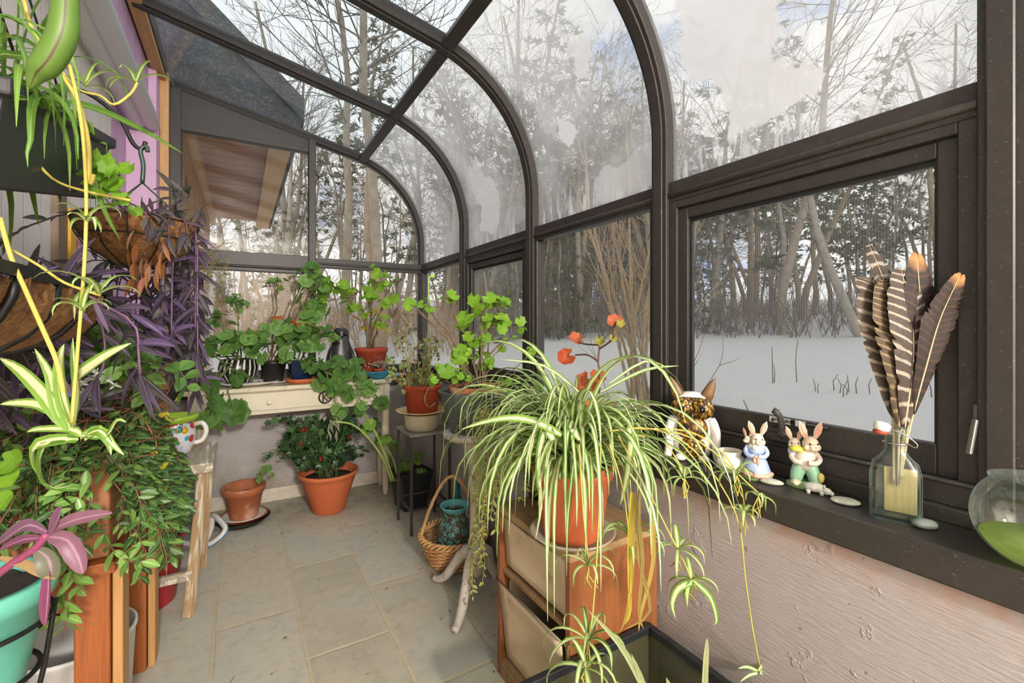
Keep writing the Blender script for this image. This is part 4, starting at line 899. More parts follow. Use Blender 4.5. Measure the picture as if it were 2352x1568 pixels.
# pedestal table
pt = thing('pedestal_table', 'weathered white pedestal table with three curved feet', 'table', (.85, 1.72, 0))
def mat_chip():
    t = NT('chipped_white_paint'); o = t.tex(); n = t.noise(t.map(o, (20, 20, 7)), 1.6, 5, .7); c = t.mix(t.ramp(n, [(.58, 0.0), (.63, 1.0)]), t.mix(t.noise(o, 20, 4), 'cfc8bb', 'b5ac9d'), '6e6152'); return t.end(t.pbr(c, .6, 0, n, .4, .003))
CHIP = mat_chip(); c = V((.85, 1.72, 0))
MB().lathe([(0, .675), (.120, .675), (.134, .683), (.137, .692), (.134, .700), (.125, .704), (0, .704)], c, 44).build('top', CHIP, pt)
MB().lathe([(0, .10), (.030, .10), (.034, .12), (.030, .16), (.026, .20), (.034, .23), (.027, .26), (.024, .40), (.030, .55), (.042, .60), (.055, .64), (.06, .676), (0, .676)], c, 24).build('column', CHIP, pt)
for a in (math.atan2(1.565 - 1.72, .69 - .85), math.atan2(1.93 - 1.72, .745 - .85), math.atan2(1.74 - 1.72, .97 - .85)):
    d = V((math.cos(a), math.sin(a), 0)); L = .215 if a != 0 and d.x < .5 else .15; m = MB(); P = [c + d * .015 + V((0, 0, .19)), c + d * .06 + V((0, 0, .175)), c + d * (L * .48) + V((0, 0, .125)), c + d * (L * .72) + V((0, 0, .055)), c + d * (L * .92) + V((0, 0, .02)), c + d * (L * 1.08) + V((0, 0, .013))]
    m.tube(smooth(P, 4), [.034 - .020 * (i / 20) ** .6 for i in range(21)], 10); m.build('foot', CHIP, pt)
# tub and its geranium
c = V((.85, 1.725, .704)); tb = thing('galvanized_tub', 'grey galvanized tub with a wooden handle on the pedestal table', 'tub', tuple(c))
def mat_zinc():
    t = NT('aged_zinc'); o = t.tex(); n = t.noise(t.map(o, (12, 12, 3)), 2, 5, .65); c = t.mix(n, '3c4442', '79807c'); return t.end(t.pbr(c, .45, .55, n, .2, .003))
ZN = mat_zinc()
MB().lathe([(0, .0), (.100, .0), (.106, .004), (.146, .155), (.153, .162), (.156, .168), (.150, .172), (.142, .160), (.10, .012), (0, .012)], c, 52, wob=lambda a, z: 1 + (.008 * math.sin(z * 260) if .1 < z < .14 else 0)).build('tub', ZN, tb)
hd = V((math.sin(-.3), -math.cos(-.3), 0)); hp = c + V((.09, -.125, .10)); hm = MB(); hm.tube(smooth([hp + V((-.045, .01, .03)), hp + V((-.04, -.03, .02)), hp + V((.04, -.03, .02)), hp + V((.045, .03, .03))], 4), .003, 6); hh = hm.build('handle_wire', ZN, tb)
MB().lathe([(0, -.035), (.010, -.035), (.013, -.02), (.013, .02), (.010, .035), (0, .035)], hp + V((0, -.03, .02)), 14, M=Matrix.Rotation(PI / 2, 3, 'Y')).build('handle_grip', plain('8d7a62', .6), hh)
g = c + V((0, 0, .014)); tg = thing('potted_geranium', 'bushy bright green geranium in a stained terracotta pot inside the grey tub', 'plant', tuple(g)); pot(tg, OLDT, g, .082, .108, .175, .045, .008)
b = g + V((0, 0, .16)); yy = 1.73
def t3(u, v, r, n, s, y=1.72): return (py(u, v, y), r, n, s)
geranium(tg, b, [t3(1105, 690, .045, 8, .065), t3(1150, 700, .05, 10, .065), t3(1075, 735, .03, 4, .075), t3(1130, 735, .055, 12, .06), t3(1185, 745, .04, 6, .05), t3(1105, 785, .06, 14, .05), t3(1060, 812, .055, 12, .06), t3(1022, 855, .035, 6, .06, 1.66), t3(1055, 862, .04, 6, .055, 1.64), t3(1120, 830, .05, 8, .05), t3(1165, 780, .04, 5, .04), t3(1000, 875, .02, 3, .055, 1.66)], GERB, STEMB, sr=.0045, leafname='leaves', N=21)
geranium(tg, b + V((-.02, -.03, 0)), [t3(985, 705, .045, 6, .065, 1.75), t3(1035, 692, .035, 4, .07, 1.75), t3(950, 702, .02, 2, .06, 1.75)], GERB, STEMB, sr=.006, stemname='tall_stem', leafname='upper_leaves', N=21)
geranium(tg, b + V((.04, -.06, 0)), [t3(1165, 880, .012, 2, .06, 1.58), t3(1192, 868, .012, 2, .045, 1.56), t3(1222, 808, .018, 4, .035, 1.6)], GERB, STEMB, sr=.003, stemname='side_stems', leafname='side_leaves', N=21)
bs = MB(); bs.tube(smooth([py(u, v, 1.75) for u, v in ((988, 700), (984, 670), (985, 640), (992, 630))], 4), .003, 6); bs.ell(py(993, 634, 1.75), (.012, .010, .009), 10, 6); bs.build('flower_bud', STEMG, tg)
# small black net left over, pedestal side: wicker basket with vase
c = V((.885, 2.03, 0)); bk = thing('wicker_basket', 'round wicker basket with arched handle on the floor', 'basket', tuple(c))
WK = plain('b8895a', .6, var=.3, scale=60, bump=.4); m = MB(); NS = 26; rows = 13
for i in range(rows):
    z = .010 + i * .0098; r = .105 + .050 * (i / (rows - 1)) ** .8; pts = []
    for k in range(NS * 4): a = 2 * PI * k / (NS * 4); rr = r + .0045 * math.cos(a * NS / 2 + PI * (i % 2)); pts.append(c + V((rr * math.cos(a), rr * math.sin(a), z)))
    m.tube(pts, .0053, 5, closed=True)
m.lathe([(0, .002), (.106, .002), (.108, .008), (0, .010)], c, 36); m.build('woven_side', WK, bk)
m = MB()
for ph in (0, 2.1, 4.2): m.tube([c + V(((.158 + .010 * math.cos(a * 13 + ph)) * math.cos(a), (.158 + .010 * math.cos(a * 13 + ph)) * math.sin(a), .142 + .011 * math.sin(a * 13 + ph))) for a in (2 * PI * k / 110 for k in range(110))], .0065, 6, closed=True)
m.build('braided_rim', plain('c69a63', .55, var=.2, scale=50), bk)
m = MB(); ax = V((math.cos(-.45), math.sin(-.45), 0)); ax = V((.86, -.1, 0)).normalized()
for ph in (0, 2.1, 4.2):
    P = []
    for k in range(41): a = PI * k / 40; q = c + ax * (.150 * math.cos(a)) * (.62 + .38 * (1 - math.sin(a))) + V((0, .03, .13 + .275 * math.sin(a))); w_ = k * .8 + ph; P.append(q + V((.004 * math.cos(w_), .006 * math.sin(w_), .003 * math.cos(w_))))
    m.tube(P, .0055, 6)
m.build('handle', plain('c7a06d', .55, var=.2, scale=50), bk)
c = V((.885, 2.02, .011)); vz = thing('vase', 'turquoise glazed vase with brown carved bird and leaf pattern in the wicker basket', 'vase', tuple(c))
def mat_vase():
    t = NT('turquoise_sgraffito'); o = t.tex(); n = t.n('ShaderNodeTexVoronoi', {'Vector': t.vmath('ADD', o, t.vmath('MULTIPLY', t.n('ShaderNodeTexNoise', {'Vector': o, 'Scale': 18.0, 'Detail': 3.0}).outputs['Color'], (.06, .06, .06))), 'Scale': 25.0}, feature='DISTANCE_TO_EDGE').outputs[0]
    w = t.noise(o, 26, 3, .5, 2.2); f = t.ramp(w, [(.44, 0.0), (.49, 1.0), (.53, 1.0), (.58, 0.0)]); f = t.math('MAXIMUM', f, t.ramp(n, [(.05, 1.0), (.12, 0.0)]))
    s = t.n('ShaderNodeSeparateXYZ', {0: t.tex('UV')}); band = t.n('ShaderNodeMapRange', {0: s.outputs[1], 1: .245, 2: .25, 3: 1.0, 4: 0.0}).outputs[0]
    f = t.math('MULTIPLY', f, band); c = t.mix(t.noise(o, 20, 3), '4fa6a8', '6fc0bd'); c = t.mix(f, c, '57422c'); return t.end(t.pbr(c, .25, 0, t.math('SUBTRACT', 1, f), .5, .003))
MB().lathe([(0, 0), (.05, 0), (.056, .008), (.074, .05), (.082, .10), (.080, .15), (.066, .195), (.052, .215), (.050, .225), (.052, .245), (.066, .262), (.072, .27), (.069, .273), (.060, .262), (.046, .24), (.05, .2), (.07, .15), (0, .12)], c, 48).build('body', mat_vase(), vz)
m = MB(); 
c = V((.945, 2.115, .03)); o = MB().lathe([(0, 0), (.018, 0), (.022, .01), (.022, .22), (.012, .26), (.010, .315), (.014, .32), (.014, .334), (0, .334)], c, 20).build('bottle', plain('1f6a73', .15, var=.1), None, c); tag(o, 'slim teal bottle behind the basket handle', 'bottle')
# black pot with trailing variegated vine on a small stool behind the spider plant
c = V((.80, 1.42, 0)); 
c = V((.905, 1.30, .557)); vp = thing('trailing_vine', 'yellow-green variegated vine trailing from a black pot at the cabinet edge', 'plant', tuple(c)); pot(vp, plain('17181a', .4), c, .055, .08, .14, .02, .004)
lf, st = MB(), MB(); b = c + V((0, 0, .13)); tr = []
for k in range(16):
    a = U(2.2, 4.2); p = b + V((math.cos(a) * .075, math.sin(a) * .07, .015)); tr.append(fall(p, V((math.cos(a), math.sin(a) * .6, .6)), U(.15, .32), 9, .3, .2, .5))
for u0, u1, L in ((1105, 1095, .42), (1120, 1108, .5), (1095, 1092, .36), (1130, 1100, .46), (1110, 1112, .55), (1100, 1085, .62), (1115, 1075, .6)):
    q = px(u0, 960, .70); q2 = px(u1, 960, .69); P = [b + V((-.04, .03, .01)), q + V((0, 0, .03))] + [q.lerp(q2, i / 8) + V((0, 0, -L * i / 8)) + G(.006) for i in range(1, 9)]; tr.append(smooth(P, 2))
trails(lf, st, tr, dict(droop=.2, n=3), .02, .0012, True, 0, (.012, .022), .5)
st.build('stems', plain('a98a55', .7), vp); lf.build('leaves', leafmat('variegated_vine', ['a8b24a', 'c5cb7a', '8fa23c', 'd9dba0'], '7f9a3a', .4, .5, 'mid'), vp)
# cabinet with two canvas bins
RW = woodmat('redwood_panel', '6d3f20', '935a32', 2, 7, .5); RWE = woodmat('weathered_edge', '7a5a3a', 'a0835c', 2, 7, .7)
ca = thing('cabinet', 'wooden bin cabinet under the spider plant', 'cabinet', (.89, 1.12, 0)); cx0, cx1, cy0, cy1, ch = .73, 1.055, .93, 1.32, .555
for y, nm in ((cy0, 'side_panel'), (cy1 - .022, 'side_panel')): MB().box((cx0, y, 0), (cx1, y + .022, ch - .02)).build(nm, RW, ca, bevel=.003)
MB().box((cx0 - .004, cy0 - .004, ch - .02), (cx1, cy1 + .004, ch)).build('top', woodmat('cabinet_top', '8a6a48', 'b09068', 1, 7, .6), ca, bevel=.003)
MB().box((cx0 + .005, cy0 + .022, .03), (cx1, cy1 - .022, .055)).build('shelf', RWE, ca, bevel=.002); MB().box((cx0 + .01, cy0 + .022, .335), (cx1, cy1 - .022, .35)).build('shelf', RWE, ca, bevel=.002)
MB().box((cx1 - .012, cy0 + .022, .0), (cx1, cy1 - .022, ch - .02)).build('back_panel', RW, ca)
MB().box((cx0, cy0 + .022, 0), (cx0 + .02, cy1 - .022, .045)).build('base_rail', RWE, ca, bevel=.003)
def mat_canvas():
    t = NT('stained_canvas'); o = t.tex(); n = t.noise(o, 7, 5, .6); n2 = t.noise(o, 90, 3); c = t.mix(n, 'd3c3a5', 'bfa988'); c = t.mix(t.ramp(t.noise(o, 13, 5, .7), [(.6, 0.0), (.72, .6)]), c, '6e5a40'); return t.end(t.pbr(c, .75, 0, n2, .2, .002))
CV = mat_canvas()
for z0, z1, tilt, nm in ((.365, .525, .012, 'upper'), (.065, .318, .03, 'lower')):
    r_ = []
    for i in range(9):
        z = z0 + (z1 - z0) * i / 8; bow = .012 * math.sin(PI * i / 8); r_.append([V((cx0 + .022 - tilt * i / 8 + bow * math.sin(PI * j / 10), cy0 + .030 + (cy1 - cy0 - .06) * j / 10, z - .006 * math.sin(PI * j / 10) * (i / 8) ** 3)) for j in range(11)])
    bn = MB().sheet(r_).build('bin_front', CV, ca, solid=.005)
    m = MB(); m.box((cx0 + .03, cy0 + .03, z0), (cx1 - .03, cy0 + .034, z1 - .01)); m.box((cx0 + .03, cy1 - .034, z0), (cx1 - .03, cy1 - .03, z1 - .01)); m.box((cx0 + .03, cy0 + .03, z0), (cx1 - .03, cy1 - .03, z0 + .005)); m.build('bin_side', CV, bn)
    MB().tube([(cx0 + .022 - tilt - .004, cy0 + .026, z1 + .004), (cx0 + .022 - tilt - .004, cy1 - .026, z1 + .004)], .003, 6).build('hanger_rod', plain('8f8a80', .4, .7), bn)
# ---- spider plant
c = V((.80, 1.01, ch)); o = MB().lathe([(0, 0), (.095, 0), (.118, .018), (.120, .021), (.114, .021), (.092, .007), (0, .007)], c, 44).build('saucer', plain('b4aa98', .5), None, c); tag(o, 'pale saucer under the spider plant pot on the cabinet', 'saucer')
c = c + V((0, 0, .008)); sp = thing('spider_plant', 'large variegated spider plant in a terracotta pot on the cabinet', 'plant', tuple(c)); pot(sp, TERRAL, c, .082, .112, .205, .045, .006)
SPID = leafmat('variegated_strap', ['4f7f2f', '6a963a', '86ab48', '5a8833'], 'e4e6ba', .3, .45, 'strap'); SPIDY = leafmat('plantlet_strap', ['6d9a35', '83ac45', '5a8a30'], 'e3e6b5', .35, .45, 'strap')
lf = MB(); b = c + V((0, 0, .19))
def clampw(pts):
    for p in pts:
        if p.z < .82: p.x = min(p.x, 1.03 - .012 * rp_.random())
        if p.x > 1.10: p.x = 1.10 - .02 * rp_.random()
        if p.z < .562 and p.x > .715 and p.y > .915 and p.x < 1.06: p.y = .905 - .02 * rp_.random() if (p.y - .915) < (p.x - .715) else p.y; 
        if p.z < .562 and p.x > .70 and p.y >= .915: p.x = .70 - .02 * rp_.random()
        if p.z < .77 and (p.xy - c.xy).length < .125 and p.z > .56: d = (p.xy - c.xy).normalized(); p.x = c.x + d.x * .128; p.y = c.y + d.y * .128
        if p.z < .82: p.x = min(p.x, 1.04)
    return pts
for k in range(400):
    az = U(0, 2 * PI); r0 = U(0, .05); el = U(.5, 1.5); L = U(.34, .70) if k % 4 else U(.24, .40)
    if math.cos(az) < -.2: L = min(L, U(.34, .58))
    if k % 5 == 0: L = U(.18, .34); el = U(.95, 1.5)
    if math.cos(az) > .25: L = min(L, U(.24, .38)); el = max(el, .6)
    p = b + V((math.cos(az) * r0, math.sin(az) * r0, U(0, .03))); dr = U(1.9, 3.3) if k % 5 else U(1.1, 2.2)
    pts = clampw(strap_path(p, az + U(-.3, .3), el, L, dr, 12, U(-.5, .5)))
    lf.blade(pts, strapw(U(.009, .019)), None, .22, roll=U(-.35, .35))
for pts, w in (([(1290, 1000), (1245, 975), (1190, 960), (1130, 965), (1060, 985)], .018), ([(1270, 1010), (1255, 990), (1240, 1060), (1245, 1160), (1230, 1240)], .024), ([(1330, 1010), (1310, 985), (1300, 1060), (1297, 1150)], .018), ([(1440, 1000), (1450, 990), (1440, 1090), (1425, 1160)], .024), ([(1380, 900), (1480, 850), (1560, 840)], .010), ([(1330, 900), (1250, 840), (1150, 825)], .010), ([(1400, 880), (1480, 830), (1535, 845)], .008)):
    pxblade(lf, pts, 1.02 if w > .011 else 1.3, w)
lf.clampx(-9, 1.045, .80); lf.clampx(-9, 1.15); lf.build('leaves', SPID, sp)
st, pl = MB(), MB()
RUN = [([(1400, 990), (1500, 985), (1600, 1040), (1690, 1180), (1712, 1330), (1728, 1440), (1745, 1530)], 1.02, .05), ([(1420, 1000), (1480, 1110), (1530, 1210), (1558, 1265)], 1.0, .0), ([(1558, 1265), (1575, 1300), (1589, 1335)], 1.0, 0), ([(1430, 1000), (1520, 1010), (1575, 1095)], 1.08, 0), ([(1450, 985), (1580, 990), (1660, 1040), (1692, 1090)], 1.06, 0), ([(1692, 1090), (1705, 1130), (1712, 1185)], 1.06, 0), ([(1380, 1020), (1375, 1200), (1362, 1400), (1350, 1470)], .92, 0), ([(1400, 1020), (1430, 1120), (1445, 1234)], .98, 0), ([(1460, 980), (1600, 1010), (1740, 1130), (1770, 1148)], 1.06, 0), ([(1330, 1020), (1340, 1180), (1352, 1290)], .95, 0)]
for pts, d, dd in RUN: pxtube(st, pts, d, .0018, dd, 5)
PLT = [(1558, 1262, 1.0, 8, .085), (1589, 1332, 1.0, 7, .075), (1572, 1098, 1.06, 8, .085), (1692, 1092, 1.04, 9, .075), (1710, 1180, 1.04, 7, .06), (1350, 1472, .92, 10, .10), (1445, 1234, .98, 9, .10), (1742, 1140, 1.02, 5, .075), (1352, 1300, .95, 8, .09), (1345, 1535, .9, 9, .11)]
for u, v, d, n, L in PLT:
    p = pd(u, v, d); pl = MB()
    for k in range(n):
        az = 2 * PI * k / n + U(-.4, .4); pl.blade(strap_path(p, az, U(.1, 1.2), L * U(.7, 1.25), U(1.6, 3), 9, U(-.4, .4)), strapw(U(.007, .012)), None, .25)
    for k in range(4): st.tube([p, p + V((rp_.gauss(0, .006), rp_.gauss(0, .006), -.02)), p + V((rp_.gauss(0, .01), rp_.gauss(0, .01), -.045))], .0014, 4)
    if (u, v) == (1589, 1332):
        for pts in ([(1595, 1335), (1560, 1350), (1545, 1385), (1552, 1420)], [(1595, 1335), (1630, 1370), (1645, 1420), (1640, 1435)], [(1590, 1332), (1575, 1360), (1580, 1380)]): pxblade(pl, pts, .97, .013)
    pl.clampx(-9, 1.045, .80); pl.build('plantlet', SPIDY, sp)
st.build('runners', YEL, sp)
yl = MB()
for k in range(5): 
    u = U(1440, 1500); pxblade(yl, [(u, 1130), (u + U(-10, 20), 1280), (u + U(-30, 30), 1400), (u + U(-40, 30), U(1420, 1470))], .93, .008)
yl.build('yellowed_leaves', leafmat('yellowed_strap', ['c9b43f', 'a08a3a', '8a7a4a', 'b5a050'], '7a6a3a', .35, .6, 'mid'), sp)
# small plantlet rooted on the floor by the wall
p = V((1.0, .62, .0)); fs_ = thing('spider_plantlet', 'small spider plantlet rooted at the foot of the right knee wall', 'plant', tuple(pz(1748, 1545, .0)))
p = pd(1750, 1535, 1.12); p.x = min(p.x, 1.03); m = MB()
for pts, w in (([(1745, 1540), (1790, 1525), (1830, 1530), (1855, 1540)], .012), ([(1740, 1540), (1715, 1530), (1695, 1535)], .008), ([(1742, 1540), (1760, 1520), (1820, 1522)], .009), ([(1740, 1545), (1720, 1550), (1700, 1565)], .008), ([(1745, 1545), (1770, 1545), (1790, 1560)], .009)): pxblade(m, pts, (p - EYE).dot(FW), w)
fs_.location = p; fs_['o'] = tuple(p); m.build('leaves', SPID, fs_)
# ---- glass tank
tk = thing('fish_tank', 'empty glass fish tank with black rim on the floor beside the cabinet', 'tank', (.77, .66, 0)); a0, a1, b0, b1, th = .52, 1.0, .42, .915, .29
def mat_tank():
    t = NT('algae_glass'); n = t.noise(t.tex(), 8, 4); tr = t.n('ShaderNodeBsdfTransparent', {'Color': (.80, .86, .80, 1)}).outputs[0]; gl = t.n('ShaderNodeBsdfGlossy', {'Roughness': .03}).outputs[0]
    g = t.n('ShaderNodeMixShader', {0: t.math('MULTIPLY', t.n('ShaderNodeFresnel', {'IOR': 1.5}).outputs[0], .8), 1: tr, 2: gl}).outputs[0]
    return t.end(t.n('ShaderNodeMixShader', {0: t.math('MULTIPLY', n, .5), 1: g, 2: t.n('ShaderNodeBsdfDiffuse', {'Color': srgb('6f6d55')}).outputs[0]}).outputs[0])
TK = mat_tank(); BLK = plain('1c1f24', .45, var=.2)
for i, (lo, hi) in enumerate((((a0, b1 - .006, .01), (a1, b1, th)), ((a1 - .006, b0, .01), (a1, b1 - .006, th)), ((a0, b0, .01), (a0 + .006, b1 - .006, th)), ((a0, b0, .01), (a1, b0 + .006, th)))): MB().box(lo, hi).build('glass_panel', TK, tk)
for z in (0, th - .012):
    m = MB()
    for lo, hi in (((a0 - .006, b1 - .014, z), (a1 + .004, b1 + .005, z + .022)), ((a0 - .006, b0 - .004, z), (a1 + .004, b0 + .014, z + .022)), ((a0 - .006, b0 + .014, z), (a0 + .014, b1 - .014, z + .022)), ((a1 - .014, b0 + .014, z), (a1 + .004, b1 - .014, z + .022))): m.box(lo, hi)
    m.build('rim' if z else 'base_rim', BLK, tk, bevel=.003)
MB().box((a0, b0, .008), (a1, b1, .022)).build('bottom', plain('a09474', .8, var=.3), tk)
q = (.80, .60, .022); sg = thing('potted_plant', 'pale upright strap-leaved plant standing in the glass fish tank', 'plant', q); pot(sg, plain('5a3a2a', .7), V(q), .05, .07, .10, .02, .004)
m = MB()
for pts, w in (([(1500, 1640), (1470, 1560), (1420, 1475), (1350, 1400)], .013), ([(1490, 1650), (1480, 1580), (1450, 1500)], .013), ([(1620, 1640), (1618, 1560), (1622, 1490), (1624, 1465)], .012), ([(1540, 1650), (1545, 1600), (1530, 1555)], .016), ([(1480, 1650), (1450, 1600), (1410, 1560)], .014)): pxblade(m, pts, .86, w)
m.build('leaves', leafmat('pale_strap', ['8a9a6a', 'a3ab7d', '74855a'], '5e7a4a', .3, .5, 'mid'), sg)
# ================================================================ ON THE WINDOW SILL
def sl(u, v): return pz(u, v, SILL)
# orange-leaved geranium behind the spider plant
c = px(1372, 900, 1.12); c.z = SILL; ag = thing('potted_geranium', 'sparse geranium with red and orange leaves on the sill before the third window', 'plant', tuple(c)); pot(ag, TERRA, c, .045, .065, .10, .02, .005)
b = c + V((0, 0, .09)); X_ = 1.12
def sxp(u, v): return px(u, v, X_)
st = MB()
for pts in ([(1376, 905), (1378, 860), (1374, 830), (1378, 790)], [(1374, 830), (1350, 815), (1322, 815)], [(1378, 800), (1400, 785), (1412, 770)], [(1378, 792), (1345, 790), (1330, 785)], [(1412, 770), (1410, 755), (1415, 740)]): st.tube(smooth([sxp(u, v) for u, v in pts], 4), .0035, 6)
st.build('stems', plain('6b4a3c', .7), ag); m = MB()
for u, v, s, t_ in ((1322, 783, .062, (-1, .3)), (1300, 823, .072, (-1, -.5)), (1345, 885, .085, (-.3, -.6)), (1372, 868, .06, (0, -1)), (1412, 738, .055, (0, .8))): gleaf(m, sxp(u, v), TOCAM + V((0, 0, .7)) + G(.15), RT * t_[0] + V((0, 0, t_[1])), s, 7, .09, 28, cup=.6)
m.build('red_leaves', AUT, ag); m = MB()
for u, v, s in ((1377, 782, .04), (1408, 775, .03), (1425, 742, .032)): gleaf(m, sxp(u, v), TOCAM + V((0, 0, .3)), V((0, 0, -1)), s, 5, .14, 20)
m.build('yellow_green_leaves', leafmat('yellow_green_leaf', ['b0a03a', '9aa03a', 'b8863a'], None, .4), ag)
# owl
c = sl(1598, 1052); c.x = 1.125; c.y = .865; ow = thing('owl_figurine', 'white and amber patterned owl figurine on the sill left of the rabbits', 'figurine', tuple(c)); OWW = plain('e0ddd5', .3, var=.04)
def mat_amber(name, sc):
    t = NT(name); o = t.tex(); w = t.n('ShaderNodeTexVoronoi', {'Vector': o, 'Scale': sc}).outputs['Distance']; r = t.n('ShaderNodeTexWave', {'Vector': o, 'Scale': 45.0, 'Distortion': 6.0}).outputs['Fac']
    c = t.ramp(t.math('ADD', t.math('MULTIPLY', w, .9), t.math('MULTIPLY', r, .3)), [(.1, '1e160c'), (.3, 'b08a2e'), (.55, '6e4d1c'), (.8, '2a1d10')]); return t.end(t.pbr(c, .3, .2, w, .5, .004))
AMB = mat_amber('amber_feathers', 70); AMB2 = mat_amber('brown_feathers', 130); d = (EYE - c); d.z = 0; d.normalize(); sd = V((-d.y, d.x, 0))
Mo = Matrix((sd, -d, V((0, 0, 1)))).transposed()     # local x = side, -y = towards viewer
MB().lathe([(0, 0), (.040, 0), (.052, .02), (.058, .06), (.056, .10), (.048, .13), (.050, .15), (.050, .165), (.042, .18), (.022, .19), (0, .192)], c, 28, M=Mo, sy=.8).build('body', OWW, ow)
def om(p): return c + Mo @ V(p)
MB().ell(om((0, -.034, .092)), (.042, .020, .040), 18, 12, M=Mo).build('breast', AMB, ow)
MB().ell(om((0, -.030, .042)), (.037, .024, .038), 16, 10, M=Mo).build('belly', AMB2, ow)
MB().ell(om((0, -.024, .150)), (.053, .024, .033), 18, 12, M=Mo).build('face_mask', AMB2, ow)
for s in (-1, 1):
    MB().lathe([(0, .012), (.010, .011), (.028, .004), (.030, 0), (.0, -.004)], om((s * .027, -.046, .150)), 24, M=Mo @ Matrix.Rotation(PI / 2, 3, 'X'), wob=lambda a, z: 1 + .06 * math.cos(14 * a)).build('eye_disc', AMB2, ow)
    MB().ell(om((s * .027, -.060, .150)), (.009, .006, .009), 14, 8).build('eye', plain('14110e', .15), ow)
    MB().lathe([(0, -.01), (.016, .0), (.017, .018), (.012, .045), (0, .072)], om((s * .034, -.012, .170)), 14, M=Mo @ Matrix.Rotation(s * .38, 3, 'Y'), sy=.5).build('ear_tuft', plain('5f4426', .45, var=.4, scale=60), ow)
    m = MB(); m.tube(smooth([om((s * .050, -.02, .12)), om((s * .062, -.02, .08)), om((s * .062, -.025, .04)), om((s * .066, -.03, .008))], 4), [.010, .012, .013, .013, .013, .012, .012, .012, .012, .011, .011, .011, .012], 12); m.build('wing', OWW, ow)
    MB().ell(om((s * .03, -.04, .010)), (.016, .018, .010), 12, 8, M=Mo).build('foot', OWW, ow)
MB().lathe([(.007, 0), (.005, .012), (0, .02)], om((0, -.055, .142)), 10, M=Mo @ Matrix.Rotation(2.4, 3, 'X')).build('beak', plain('2a2118', .3), ow)
# white lidless pot
c = sl(1677, 1082); c.x = max(c.x, 1.10); o = MB().lathe([(0, 0), (.022, 0), (.026, .004), (.038, .022), (.036, .036), (.026, .046), (.029, .056), (.026, .056), (.022, .046), (.03, .03), (0, .015)], c, 32, wob=lambda a, z: 1 + (.03 * math.cos(9 * a) if z < .04 else 0)).build('small_pot', plain('cfcabb', .3, var=.12, scale=30), None, c); tag(o, 'small round white ceramic pot on the sill between owl and rabbits', 'pot')
# rabbits
FUR = plain('d8c8b0', .45, var=.08, scale=60); PINK = plain('d89a84', .45)
def frame(c):
    d = (EYE - c); d.z = 0; d.normalize(); s = V((-d.y, d.x, 0)); return Matrix((s, -d, V((0, 0, 1)))).transposed()
def rabbit_head(root, c, M, p, s, yaw=0, names=True):
    H = M @ Matrix.Rotation(yaw, 3, 'Z'); q = c + M @ V(p)
    m = MB(); m.ell(q, (.018 * s, .018 * s, .019 * s), 18, 12, M=H); m.ell(q + H @ V((0, -.014, -.005)) * s, (.012 * s, .013 * s, .010 * s), 14, 10, M=H)
    for k in (-1, 1): m.ell(q + H @ V((k * .011, -.008, -.006)) * s, (.009 * s,) * 3, 12, 8)
    h = m.build('head', FUR, root)
    for k in (-1, 1):
        E = H @ Matrix.Rotation(k * .35, 3, 'Y'); m = MB(); m.lathe([(0, 0), (.005, .002), (.009, .018), (.008, .032), (0, .046)], q + H @ V((k * .010, 0, .014)) * s, 14, M=E @ Matrix.Diagonal((s, s * .5, s))); e = m.build('ear', FUR, h)
        MB().lathe([(0, 0), (.003, .004), (.006, .018), (.005, .03), (0, .040)], q + H @ V((k * .010, -.0035, .016)) * s, 12, M=E @ Matrix.Diagonal((s, s * .25, s))).build('inner_ear', PINK, h)
        MB().ell(q + H @ V((k * .009, -.0165, .004)) * s, (.0022 * s,) * 3, 8, 6).build('eye', plain('1b1510', .2), h)
    MB().ell(q + H @ V((0, -.0265, -.002)) * s, (.003 * s, .002 * s, .002 * s), 8, 6).build('nose', PINK, h)
    return h
def grassbase(root, c, rx, ry, M):
    MB().lathe([(0, 0), (1, 0), (1.03, .004), (.98, .009), (.8, .013), (0, .014)], c, 36, M=M @ Matrix.Diagonal((rx, ry, 1)), wob=lambda a, z: 1 + .04 * math.cos(17 * a)).build('grassy_base', plain('7fa06a', .5, var=.35, scale=120), root)
c = sl(1737, 1098); r1 = thing('rabbit_figurine', 'painted mother rabbit figurine in a blue dress with pink apron bow', 'figurine', tuple(c)); M = frame(c); S = 1.0
grassbase(r1, c, .034, .026, M)
BLUE = plain('9fb2d8', .4, var=.08, scale=40); WHT = plain('d9d6cc', .4, var=.05)
MB().lathe([(0, .010), (.030, .012), (.033, .016), (.024, .045), (.016, .060), (.014, .066), (0, .066)], c, 28, M=M, wob=lambda a, z: 1 + .06 * math.cos(8 * a) * max(0, (.05 - z) / .05)).build('dress', BLUE, r1)
MB().lathe([(.026, .010), (.036, .011), (.037, .018), (.031, .021)], c, 28, M=M, wob=lambda a, z: 1 + .05 * math.cos(8 * a)).build('hem_ruffle', plain('d9a58f', .45), r1)
MB().ell(c + M @ V((0, 0, .072)), (.020, .017, .017), 18, 12, M=M).build('blouse', BLUE, r1)
m = MB(); m.lathe([(0, .074), (.017, .075), (.020, .080), (.014, .088), (0, .09)], c, 20, M=M, wob=lambda a, z: 1 + .12 * math.cos(7 * a)); m.build('ruffled_collar', WHT, r1)
for k in (-1, 1): MB().tube(smooth([c + M @ V(p) for p in ((k * .018, 0, .080), (k * .024, -.006, .068), (k * .017, -.016, .060), (k * .004, -.020, .060))], 4), .0055, 10).build('sleeve', BLUE, r1)
m = MB(); m.ell(c + M @ V((-.004, -.022, .050)), (.004, .004, .010), 10, 8); m.ell(c + M @ V((.004, -.022, .048)), (.004, .004, .012), 10, 8); m.ell(c + M @ V((0, -.022, .060)), (.007, .004, .004), 10, 8); m.build('apron_bow', PINK, r1)
rabbit_head(r1, c, M, (.003, -.002, .098), .82, .25)
